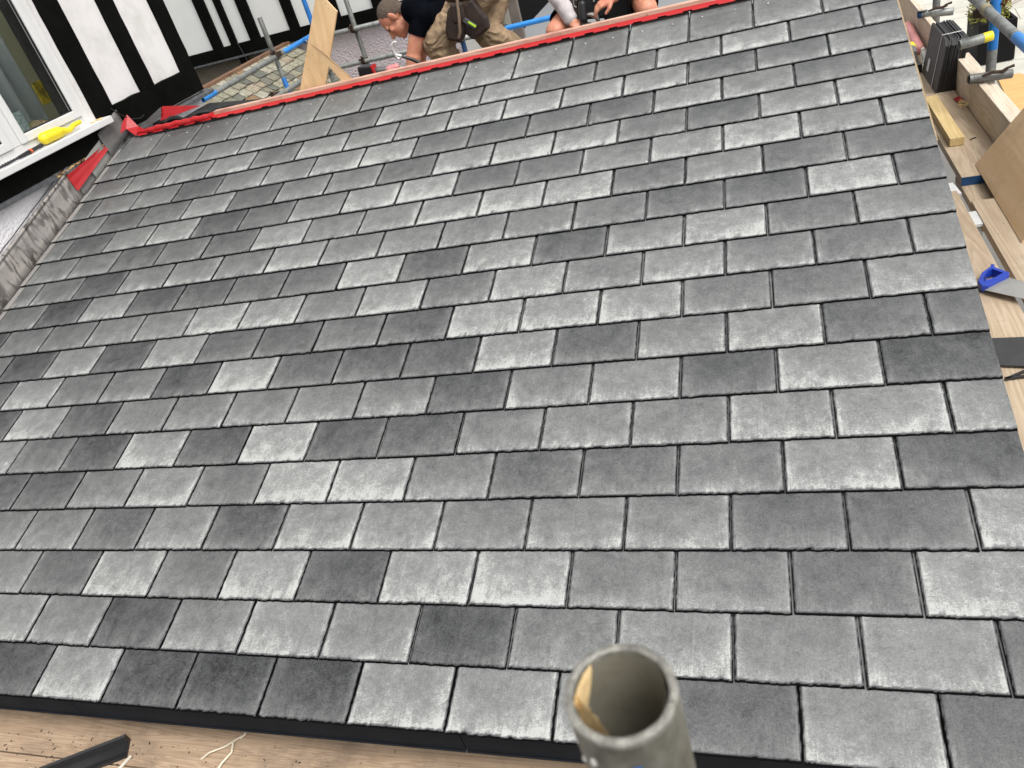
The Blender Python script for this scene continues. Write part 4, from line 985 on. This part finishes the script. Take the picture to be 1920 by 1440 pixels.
tube('scaffold_tube', (3.575, 3.72, .713), (3.575, 5.6, .725), [(0, 1, M_GALV, 'tube_body')], 'far guard rail tube sleeved onto the near one', G3)
b = MB(); b.tube((3.575, 3.55, .7108), (3.575, 3.62, .7112), R + .003, n=24); tag(obj('rail_sleeve', b, plain('worn tan sleeve', (.36, .31, .20), .6, var=.2), None, True), 'tan worn sleeve joining the two guard rail tubes', 'sleeve')
coupler((3.61, 3.70, .676), 'dark rusty coupler on the blue upright under the guard rail', rot=Matrix.Rotation(PI / 2, 3, 'Z'), sc=.85)
def hook(loc, label):
    t = thing('scaffold_coupler', loc, label, 'coupler', 'rusty scaffold couplers'); L = V(loc)
    b = MB(); b.path([L + V((-.05, -.03, .02)), L + V((-.01, -.045, .035)), L + V((.035, -.045, .03)), L + V((.065, -.01, .028))], [.006, .009, .009, .006], 8); obj('strap_plate', b, M_RUST, t, True)
    b = MB(); b.path([L + V((.03, -.045, .03)), L + V((.05, -.05, .045)), L + V((.085, -.045, .05))], [.007, .006, .008], 8); obj('bolt', b, M_RUST, t, True)
    b = MB(); vs = []; fs = []
    for i in range(9):   # curved board clip
        a = -.3 + i * .28
        for x in (-.11, -.055): vs.append(L + V((x - .002, -.0 + .034 * math.sin(a) - .01, -.004 + .034 * math.cos(a))))
    b.add(vs, [(2 * i, 2 * i + 1, 2 * i + 3, 2 * i + 2) for i in range(8)]); o2 = obj('board_clip', b, M_GALVD, t, True); s2 = o2.modifiers.new('t', 'SOLIDIFY'); s2.thickness = .005
    return t
hook((3.625, 3.60, .375), 'rusty board clip where the dark stub crosses the near toe board')
hook((3.635, 5.17, .372), 'rusty board clip where the pale stub crosses the far toe board')

# slate bundle standing on edge
sb = thing('slate_bundle', (3.50, 4.3, PZ), 'strapped bundle of new black slates standing on edge against the toe board', 'slate bundle')
lean = V((.045, -.01, 0)); HH = .285
for i in range(15):
    x = 3.452 + i * .0078; e = random.uniform(-.006, .006); hh = HH + random.uniform(-.004, .010)
    b = MB(); p0 = V((x, 4.085 + e, PZ)); 
    b.prism([p0, p0 + V((.0, .445, 0)), p0 + V((0, .445, hh)) + lean, p0 + V((0, .03, hh)) + lean, p0 + V((0, .0, hh - .03)) + lean * .9], (.0062, 0, 0))
    obj('slate', b, plain('new black slate', (.028, .028, .029), .45, var=.3, scale=14, bmp=.4, bscale=60) if i else plain('new grey slate face', (.075, .073, .07), .5, var=.15, scale=14, bmp=.4, bscale=60), sb, bevel=.0012)
b = MB(); z = .205; lz = lean * (z / HH)
for (p, q) in (((3.4495, 4.20, PZ), (3.4495, 4.20, PZ + HH + .002)), ):
    p = V(p); q = V(q) + lean; b.prism([p + V((-.0015, -.006, 0)), p + V((-.0015, .006, 0)), q + V((-.0015, .006, 0)), q + V((-.0015, -.006, 0))], (.001, 0, 0))
    b.prism([q + V((-.002, -.006, .009)), q + V((.118, -.006, .012)), q + V((.118, .006, .012)), q + V((-.002, .006, .009))], (0, 0, .001))
obj('strap', b, plain('white strapping', (.62, .60, .57), .5, var=.05), sb)
b = MB(); p0 = V((3.4485, 4.36, PZ + .05)) + lean * .19; u_ = V((0, .05, 0)); v_ = V((0, 0, .07)) + lean * .26
b.prism([p0, p0 + u_, p0 + u_ + v_, p0 + v_], (-.0008, 0, 0)); obj('label', b, plain('white paper label', (.72, .72, .70), .6, col2=(.35, .35, .36), scale=70, lo=.3, hi=.42), sb)

# timber block
b = MB(); b.bb((3.368, 3.22, PZ + .0015), (3.433, 3.93, PZ + .043)); tag(obj('timber_block', b, M_CLS, None, bevel=.002), 'yellow sawn timber length lying on the board beside the slates', 'timber')
# big plywood leaning
b = MB(); A0 = V((3.425, 2.945, PZ + .004)); A1 = V((3.415, 2.115, PZ + .004)); upv = V((.185, 0, .245)).normalized()
b.prism([A0, A1, A1 + upv * .62, A0 + upv * .62], upv.cross(V((0, 1, 0))) * -.006)
tag(obj('plywood_sheet', b, M_PLY2), 'large tan plywood sheet leaning over the toe board at the right edge', 'plywood')
# handsaw
sw_ = thing('handsaw', (3.3, 1.8, PZ), 'handsaw with blue handle lying on the board beside the slates', 'saw')
zs = PZ + .004
def wpt(x, y, z=zs): return V((x, y, z))
hp = [(3.205, 1.765), (3.198, 1.80), (3.225, 1.865), (3.262, 1.905), (3.268, 1.925), (3.278, 1.918), (3.275, 1.895), (3.310, 1.845), (3.305, 1.825), (3.262, 1.795), (3.225, 1.765)]
hole = [(3.222, 1.797), (3.224, 1.822), (3.246, 1.866), (3.262, 1.878), (3.288, 1.842), (3.262, 1.816)]
b = MB(); bmh = bmesh.new()
outer = [bmh.verts.new((x, y, 0)) for x, y in hp]; inner = [bmh.verts.new((x, y, 0)) for x, y in hole]
es = [bmh.edges.new((outer[i], outer[(i + 1) % len(outer)])) for i in range(len(outer))] + [bmh.edges.new((inner[i], inner[(i + 1) % len(inner)])) for i in range(len(inner))]
bmesh.ops.triangle_fill(bmh, edges=es, use_beauty=True)
bmh.verts.index_update()
fl = [tuple(v.index for v in f.verts) for f in bmh.faces]; vl = [V((v.co.x, v.co.y, zs)) for v in bmh.verts]; nn_ = len(vl)
b.v = vl + [p + V((0, 0, .026)) for p in vl]; b.f = [f[::-1] for f in fl] + [tuple(i + nn_ for i in f) for f in fl]
for loop in (outer, inner):
    idx = [v.index for v in loop]
    for i in range(len(idx)): b.f.append((idx[i], idx[(i + 1) % len(idx)], idx[(i + 1) % len(idx)] + nn_, idx[i] + nn_))
bmh.free(); obj('handle', b, M_SAWB, sw_, bevel=.003)
b = MB(); b.prism([wpt(3.212, 1.755, zs + .012), wpt(3.305, 1.828, zs + .012), wpt(3.60, 1.50, zs + .030), wpt(3.56, 1.43, zs + .030)], (0, 0, .0012)); obj('blade', b, M_SAW, sw_)
# black offcuts
b = MB(); b.prism([(3.150, 1.452, PZ + .002), (3.32, 1.438, PZ + .002), (3.32, 1.255, PZ + .002), (3.145, 1.295, PZ + .002)], (0, 0, .007)); tag(obj('slate_offcut', b, plain('dark slate offcut', (.045, .045, .045), .5, var=.2, bmp=.4), None, bevel=.001), 'dark cut piece of slate sticking out past the roof edge', 'offcut')
b = MB(); b.box((3.20, 1.245, PZ + .004), (.10, .008, .006), Matrix.Rotation(.55, 3, 'Z')); b.box((3.205, 1.228, PZ + .004), (.10, .009, .006), Matrix.Rotation(.12, 3, 'Z'))
tag(obj('plastic_offcut', b, M_BLKP), 'two thin black V shaped slivers on the board below the slate offcut', 'offcut')
# small litter by the bundle
sh_ = thing('chip_packet', (3.5, 3.8, PZ), 'crumpled red wrapper spilling wood shavings beside the slate bundle', 'wrapper')
b = MB(); b.add([(3.515, 3.93, PZ + .004), (3.548, 3.94, PZ + .01), (3.553, 3.84, PZ + .02), (3.520, 3.83, PZ + .016), (3.535, 3.885, PZ + .026)], [(0, 1, 4), (1, 2, 4), (2, 3, 4), (3, 0, 4)]); obj('wrapper', b, M_RED, sh_)
b = MB()
for i in range(26):
    c_ = V((3.528 + random.uniform(-.016, .018), 3.80 + random.uniform(-.06, .04), PZ + .005 + random.random() * .012)); b.path([c_, c_ + V((.008, .006, .005)), c_ + V((.013, -.004, .002))], .0022, 5)
obj('shavings', b, M_FOAM, sh_)
b = MB(); b.path([(3.47, 3.27, PZ + .003), (3.485, 3.285, PZ + .003), (3.50, 3.288, PZ + .003)], .003, 6); tag(obj('cable_scrap', b, M_BLKP), 'tiny black scrap on the board right of the timber block', 'scrap')
# pink bag, drill and bottle at the top right
b = MB(); b.cap((3.50, 4.95, PZ + .035), .035, (3.52, 5.55, PZ + .045), .035); pk = thing('pink_bag', (3.5, 5.2, PZ), 'pink plastic bag lying between the slates and the far toe board', 'bag'); flesh('bag', b, plain('pink plastic', (.72, .30, .29), .5, var=.12, bmp=.6, bscale=14), pk, .008, 2)
im = thing('impact_driver', (3.45, 4.75, PZ), 'black and yellow cordless driver beside the roof edge near the slate bundle', 'driver')
b = MB(); b.cap((3.44, 4.82, .235), .022, (3.435, 4.58, .215), .018); b.box((3.43, 4.56, .205), (.05, .06, .05)); flesh('body', b, M_BLKP, im, .004, 2)
b = MB(); b.cap((3.445, 4.90, .255), .026, (3.445, 4.86, .255), .026); flesh('yellow_cap', b, M_YEL, im, .004, 2)
b = MB(); b.cap((3.443, 4.84, .25), .024, (3.443, 4.78, .245), .022); flesh('grey_housing', b, plain('grey tool plastic', (.18, .18, .19), .4), im, .004, 2)
bo = thing('water_bottle', (3.51, 4.85, PZ), 'clear plastic water bottle with white cap lying by the pink bag', 'bottle')
mt, n, bs = newmat('clear plastic'); bs.inputs['Base Color'].default_value = (.9, .93, .93, 1); bs.inputs['Roughness'].default_value = .08; bs.inputs['Transmission Weight'].default_value = .85; bs.inputs['IOR'].default_value = 1.2
b = MB(); b.path([(3.50, 4.62, .215), (3.503, 4.70, .215), (3.508, 4.80, .22), (3.511, 4.845, .222)], [.028, .031, .028, .012], 16); obj('bottle_body', b, mt, bo, True)
b = MB(); b.path([(3.511, 4.846, .222), (3.513, 4.875, .224)], .014, 12); obj('cap', b, M_UPVC, bo, True)
hk = MB(); hk.path([(3.40, 6.3, .32), (3.40, 5.75, .30), (3.41, 5.62, .27)], .007, 8); hk.path([(3.405, 5.60, .27), (3.44, 5.62, .27), (3.46, 5.56, .265), (3.43, 5.50, .262), (3.40, 5.54, .265)], .012, 8)
tag(obj('strap_loop', hk, M_BLKP, None, True), 'black strap ending in a loop at the top of the roof edge', 'strap')
# white packers in the gap
for i, (x, y) in enumerate(((3.255, 2.73), (3.285, 2.40))):
    b = MB(); b.box((x + .03, y, PZ - .012), (.05, .13, .012), Matrix.Rotation(.1, 3, 'Z')); tag(obj('packer', b, M_UPVC), ('white plastic packer in the gap beside the blue painted board end', 'white packer below the short lower board')[i], 'packer')
b = MB(); b.bb((3.14, 2.62, -.25), (3.32, 3.0, -.02)); tag(obj('crate', b, M_DBLUE, None, bevel=.01), 'dark blue crate glimpsed through the gap beside the slates', 'crate')

# ================================================================== patio items
pl = thing('planter', (6.0, 13.7, -2.4), 'large square black planter on the pale patio at the top right', 'planter')
b = MB(); X0, X1_, Y0, Y1_ = 5.62, 6.12, 12.8, 13.6; zt = -1.78
b.bb((X0, Y0, -2.38), (X1_, Y0 + .05, zt)); b.bb((X0, Y1_ - .05, -2.38), (X1_, Y1_, zt)); b.bb((X0, Y0 + .051, -2.38), (X0 + .05, Y1_ - .051, zt)); b.bb((X1_ - .05, Y0 + .051, -2.38), (X1_, Y1_ - .051, zt))
obj('trough', b, plain('black planter', (.008, .008, .009), .6, spec=.15, var=.2, scale=4), pl, bevel=.01)
b = MB(); b.bb((X0 + .051, Y0 + .051, -2.3), (X1_ - .051, Y1_ - .051, zt - .06)); obj('soil', b, plain('soil', (.05, .035, .02), .95, bmp=1, bscale=60), pl)
def leaf_cloud(c, r, n, size, mat, nm, par, flat=.6):
    b = MB(); c = V(c)
    for i in range(n):
        d_ = V((random.gauss(0, 1), random.gauss(0, 1), random.gauss(0, flat))).normalized() * r * random.random() ** .45; p = c + d_
        a = V((random.gauss(0, 1), random.gauss(0, 1), random.gauss(0, 1))).normalized() * size * random.uniform(.6, 1.3); q = a.orthogonal().normalized() * size * .35
        b.add([p - a, p + q, p + a, p - q], [(0, 1, 2, 3)])
    return obj(nm, b, mat, par)
sp1 = thing('sedum_plant', (5.85, 13.1, zt - .06), 'yellow green trailing plant in the front of the planter', 'plant')
leaf_cloud((5.80, 13.15, zt + .10), .30, 700, .035, plain('yellow green leaves', (.30, .30, .04), .6, var=.35, scale=9), 'foliage', sp1)
co = thing('cordyline_plant', (6.0, 13.3, zt - .06), 'red spiky leaved plant in the middle of the planter', 'plant')
b = MB()
for i in range(46):
    a = random.random() * 2 * PI; el_ = random.uniform(.3, 1.35); L_ = random.uniform(.45, .75); c0 = V((6.0, 13.3, zt + .02)); dr = V((math.cos(a) * math.cos(el_), math.sin(a) * math.cos(el_), math.sin(el_))); sdv = dr.cross(V((0, 0, 1))).normalized() * .018
    p1 = c0 + dr * L_ * .5; p2 = c0 + dr * L_ + V((0, 0, -.12 * math.cos(el_)))
    b.add([c0 - sdv * .6, c0 + sdv * .6, p1 + sdv, p2, p1 - sdv], [(0, 1, 2, 4), (4, 2, 3)])
obj('leaves', b, plain('dark red leaves', (.22, .035, .025), .45, col2=(.30, .11, .05), scale=20), co)
b = MB(); b.tube((6.0, 13.3, zt - .06), (6.0, 13.3, zt + .1), .03, .02, 8); obj('stem', b, M_KHAKID, co)
gpnt = thing('green_shrub', (7.3, 14.0, -2.4), 'bright green leaf tips at the top right corner', 'plant')
leaf_cloud((7.35, 13.9, -1.55), .45, 600, .07, plain('green leaves', (.14, .26, .03), .5, var=.3), 'foliage', gpnt)
b = MB(); b.tube((7.35, 13.9, -2.4), (7.35, 13.9, -1.5), .03, .02, 8); obj('stem', b, M_KHAKID, gpnt)
b = MB(); b.prism([(5.55, 10.3, -2.38), (5.72, 12.0, -2.38), (6.0, 12.05, -2.38), (6.6, 10.7, -2.38), (6.3, 9.6, -2.38)], (0, 0, .02)); tag(obj('plywood_offcut', b, wood('orange plywood', (.66, .40, .17), (.55, .31, .12), 'X', .6, dirt=.2)), 'orange tinted plywood offcut lying on the patio outside the toe board', 'plywood')
b = MB(); b.box((5.50, 10.9, -2.36), (.09, 2.4, .06), Matrix.Rotation(-.02, 3, 'Z')); tag(obj('timber_length', b, M_CLS, None, bevel=.003), 'pale sawn timber lying on the patio beside the orange plywood', 'timber')
b = MB()
for i in range(14): b.box((6.55 + random.uniform(-.15, .15), 11.75 + random.uniform(-.2, .2), -2.37), (.16, .10, .015), Matrix.Rotation(random.random() * 3, 3, 'Z'))
tag(obj('slate_scraps', b, plain('grey scraps', (.16, .17, .18), .7)), 'heap of grey slate scraps on the patio behind the orange plywood', 'scraps')

# ================================================================== front platform (bottom left)
FZ = -.255
GF = 'worn boards below the eaves'
fb = [(-.065, .235, 'worn brown board directly under the dark fascia'), (-.295, -.070, 'paler worn board at the bottom edge left of the black profile'), (-.525, -.300, 'board nearest the foreground tube'), (-.755, -.530, 'board beneath the camera')]
for (a, c_, lb) in fb:
    t = thing('scaffold_board', (.8, (a + c_) / 2, FZ - BT), lb, 'scaffold board', GF)
    b = MB(); b.bb((-2.2, a, FZ - BT), (3.05, c_, FZ)); obj('plank', b, M_BOARDX, t, bevel=.003)
# anthracite trim offcut: L shaped profile
tr = thing('trim_offcut', (.1, -.05, FZ), 'black angled plastic trim offcut lying on the boards at the bottom left', 'trim')
q0 = V((.262, .022, FZ + .001)); q1 = V((-.10, -.175, FZ + .001)); dd = (q1 - q0); sd_ = dd.cross(V((0, 0, 1))).normalized()
b = MB(); sec = [(0, 0), (0, .034), (.005, .040), (.011, .034), (.016, .010), (.050, .007), (.070, .010), (.072, 0)]
b.prism([q0 + sd_ * -s_x + V((0, 0, h)) for s_x, h in sec], dd); obj('profile', b, M_BLKP, tr)
b = MB(); b.path([(.70, .115, FZ + .004), (.712, .075, FZ + .006), (.690, .045, FZ + .012), (.665, .03, FZ + .006), (.62, .0, FZ + .012), (.598, -.02, FZ + .005)], .0032, 6)
b.path([(.690, .045, FZ + .012), (.702, .01, FZ + .008), (.69, -.03, FZ + .012), (.682, -.06, FZ + .006)], .0036, 6); b.path([(.716, .09, FZ + .004), (.72, .075, FZ + .01), (.705, .06, FZ + .006)], .0028, 6)
tag(obj('straw_strip', b, plain('dry straw', (.80, .72, .56), .7, var=.2), None, True), 'dry pale straw strip lying on the board under the fascia', 'straw')
b = MB(); b.box((.305, -.06, FZ + .006), (.008, .05, .006), Matrix.Rotation(-.3, 3, 'Z')); tag(obj('wood_splinter', b, plain('white splinter', (.75, .7, .6))), 'small white splinter beside the end of the black trim', 'splinter')
b = MB(); b.tube((1.13, .095, FZ + .003), (1.175, .098, FZ + .003), .0013, n=6); b.tube((1.175, .098, FZ + .003), (1.176, .098, FZ + .003), .0035, n=8); tag(obj('loose_nail', b, plain('brass nail', (.5, .33, .15), .4, metal=.6)), 'loose brassy nail on the board left of the foreground tube', 'nail')
b = MB()
for i in range(260):
    x = random.uniform(-.6, 1.5); y = random.uniform(-.2, .02); s2 = random.uniform(.0012, .0035)
    b.box((x, y, FZ + s2 * .4), (s2 * random.uniform(1, 3.5), s2, s2 * .6), Matrix.Rotation(random.random() * 3, 3, 'Z'))
tag(obj('grit', b, plain('dark grit', (.05, .035, .025), .9)), 'dark grit scattered over the boards under the eaves', 'grit', kind='stuff')

# ================================================================== foreground tube
ft = thing('foreground_tube', (2.43, -.863, -2.4), 'open topped galvanised scaffold tube standing in the near foreground', 'scaffold tube')
PC = V((2.430, -.863, 1.576)); Ro, Ri = .02415, .0207
def ftube():
    b = MB(); n = 72; prof = [(Ro, -1.8), (Ro, -.30), (Ro, -.06), (Ro + .0001, -.0012), (Ro - .0008, 0), (Ri + .0008, .0001), (Ri, -.0010), (Ri, -.05), (Ri, -.15), (Ri, -.6)]
    vs = []; fs = []
    for k, (r, z) in enumerate(prof):
        for i in range(n):
            a = 2 * PI * i / n; e = .00025 * noise.noise(V((math.cos(a) * 4, math.sin(a) * 4, k * .7))) if k in (3, 4, 5, 6) else 0
            vs.append(PC + V((math.cos(a) * (r + e), math.sin(a) * (r + e), z + e * 1.5)))
    for k in range(len(prof) - 1):
        for i in range(n):
            j = (i + 1) % n; fs.append((k * n + i, k * n + j, (k + 1) * n + j, (k + 1) * n + i))
    return b.add(vs, fs)
mt, n, bs = newmat('weathered tube steel'); o_ = objc(n)
f = noise_n(n, o_, 45, 6, .7); g2 = noise_n(n, o_, 300, 4, .7)
c = ramp(n, f, [(.3, (.07, .065, .048)), (.5, (.125, .122, .10)), (.72, (.20, .20, .17))]); c = mixc(n, ramp(n, g2, [(.6, 0), (.75, .6)]), c, (.10, .06, .035))
n.links.new(c, bs.inputs['Base Color']); bs.inputs['Roughness'].default_value = .55; bs.inputs['Metallic'].default_value = .3; bump(n, bs, g2, .5, .0006)
obj('tube_body', ftube(), mt, ft, True)
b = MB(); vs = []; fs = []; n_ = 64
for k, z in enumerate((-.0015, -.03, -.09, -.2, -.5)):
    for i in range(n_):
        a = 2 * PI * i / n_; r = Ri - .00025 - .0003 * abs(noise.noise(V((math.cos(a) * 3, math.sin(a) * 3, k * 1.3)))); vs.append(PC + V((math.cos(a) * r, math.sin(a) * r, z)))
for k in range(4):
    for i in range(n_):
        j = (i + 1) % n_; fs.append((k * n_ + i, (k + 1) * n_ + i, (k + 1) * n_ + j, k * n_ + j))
b.add(vs, fs); obj('bore', b, plain('shaded tube bore', (.20, .19, .145), .75, col2=(.13, .12, .09), scale=18, bmp=.15, bscale=200), ft, True)  # lining with its own albedo, meant to carry the shading inside the tube
# pale worn rim
b = MB(); n_ = 72; vs = []; fs = []
for k, (r, z) in enumerate(((Ro + .0003, -.0022), (Ro + .0002, .0001), (Ro - .0010, .0010), (Ri + .0010, .0011), (Ri - .0001, .0003), (Ri - .0003, -.0018))):
    for i in range(n_):
        a = 2 * PI * i / n_; e = .0006 * noise.noise(V((math.cos(a) * 6, math.sin(a) * 6, k * .3)))
        vs.append(PC + V((math.cos(a) * (r + e * .3), math.sin(a) * (r + e * .3), z + e)))
for k in range(5):
    for i in range(n_):
        j = (i + 1) % n_; fs.append((k * n_ + i, k * n_ + j, (k + 1) * n_ + j, (k + 1) * n_ + i))
b.add(vs, fs); obj('worn_rim', b, plain('bare worn steel', (.36, .35, .31), .45, metal=.35, var=.3, scale=120, bmp=.6, bscale=300), ft, True)
def inner_patch(a0, a1, depth, name, mat, thick, seed):
    """a lump of stuff stuck to the inside of the tube: depth(t) gives how far down it reaches"""
    b = MB(); na, nz = 30, 14; vs = []; fs = []
    for j in range(nz + 1):
        for i in range(na + 1):
            t = i / na; a = a0 + (a1 - a0) * t; s2 = j / nz; dz = depth(t) * s2
            edge_ = math.sin(PI * t) ** .6 * math.cos(PI / 2 * s2) ** .7; r = Ri - .0002 - thick * edge_ * (1 + .18 * noise.noise(V((a * 5, dz * 60, seed))))
            vs.append(PC + V((math.cos(a) * r, math.sin(a) * r, -.001 - dz)))
    for j in range(nz):
        for i in range(na):
            a = j * (na + 1) + i; fs.append((a, a + 1, a + na + 2, a + na + 1))
    b.add(vs, fs); return obj(name, b, mat, ft, True)
inner_patch(math.radians(186), math.radians(264), lambda t: .005 + .030 * math.sin(PI * t) ** .8, 'foam_residue', M_FOAM, .0060, 3)
inner_patch(math.radians(138), math.radians(196), lambda t: .004 + .018 * math.sin(PI * t), 'foam_residue', M_FOAM, .0012, 8)
inner_patch(math.radians(-32), math.radians(42), lambda t: .012 + .05 * (1 - t), 'inner_scale', plain('grey green scale', (.30, .31, .27), .6, var=.2, scale=60), .0014, 5)
inner_patch(math.radians(28), math.radians(40), lambda t: .055, 'rust_streak', plain('brown rust streak', (.12, .065, .03), .8, var=.3, scale=90), .0008, 12)
for i in range(9):
    a = random.uniform(3.6, 6.1); z = -random.uniform(.012, .10); r_ = random.uniform(.0006, .0018)
    obj('cement_splash', MB().ell(PC + V((math.cos(a) * Ro, math.sin(a) * Ro, z)), (r_, r_, r_ * 1.5), None, 8, 6), plain('cement splash', (.42, .41, .38), .9), ft, True)
b = MB(); a = math.radians(285); vs = []
for i in range(7):
    t = i / 6
    for da in (-.075 * (1 - t * .9), .075 * (1 - t * .9)):
        aa = a + da + .03; vs.append(PC + V((math.cos(aa) * (Ro + .0004), math.sin(aa) * (Ro + .0004), -.016 - .045 * t)))
b.add(vs, [(2 * i, 2 * i + 1, 2 * i + 3, 2 * i + 2) for i in range(6)]); obj('blue_paint_mark', b, M_BLUE, ft)
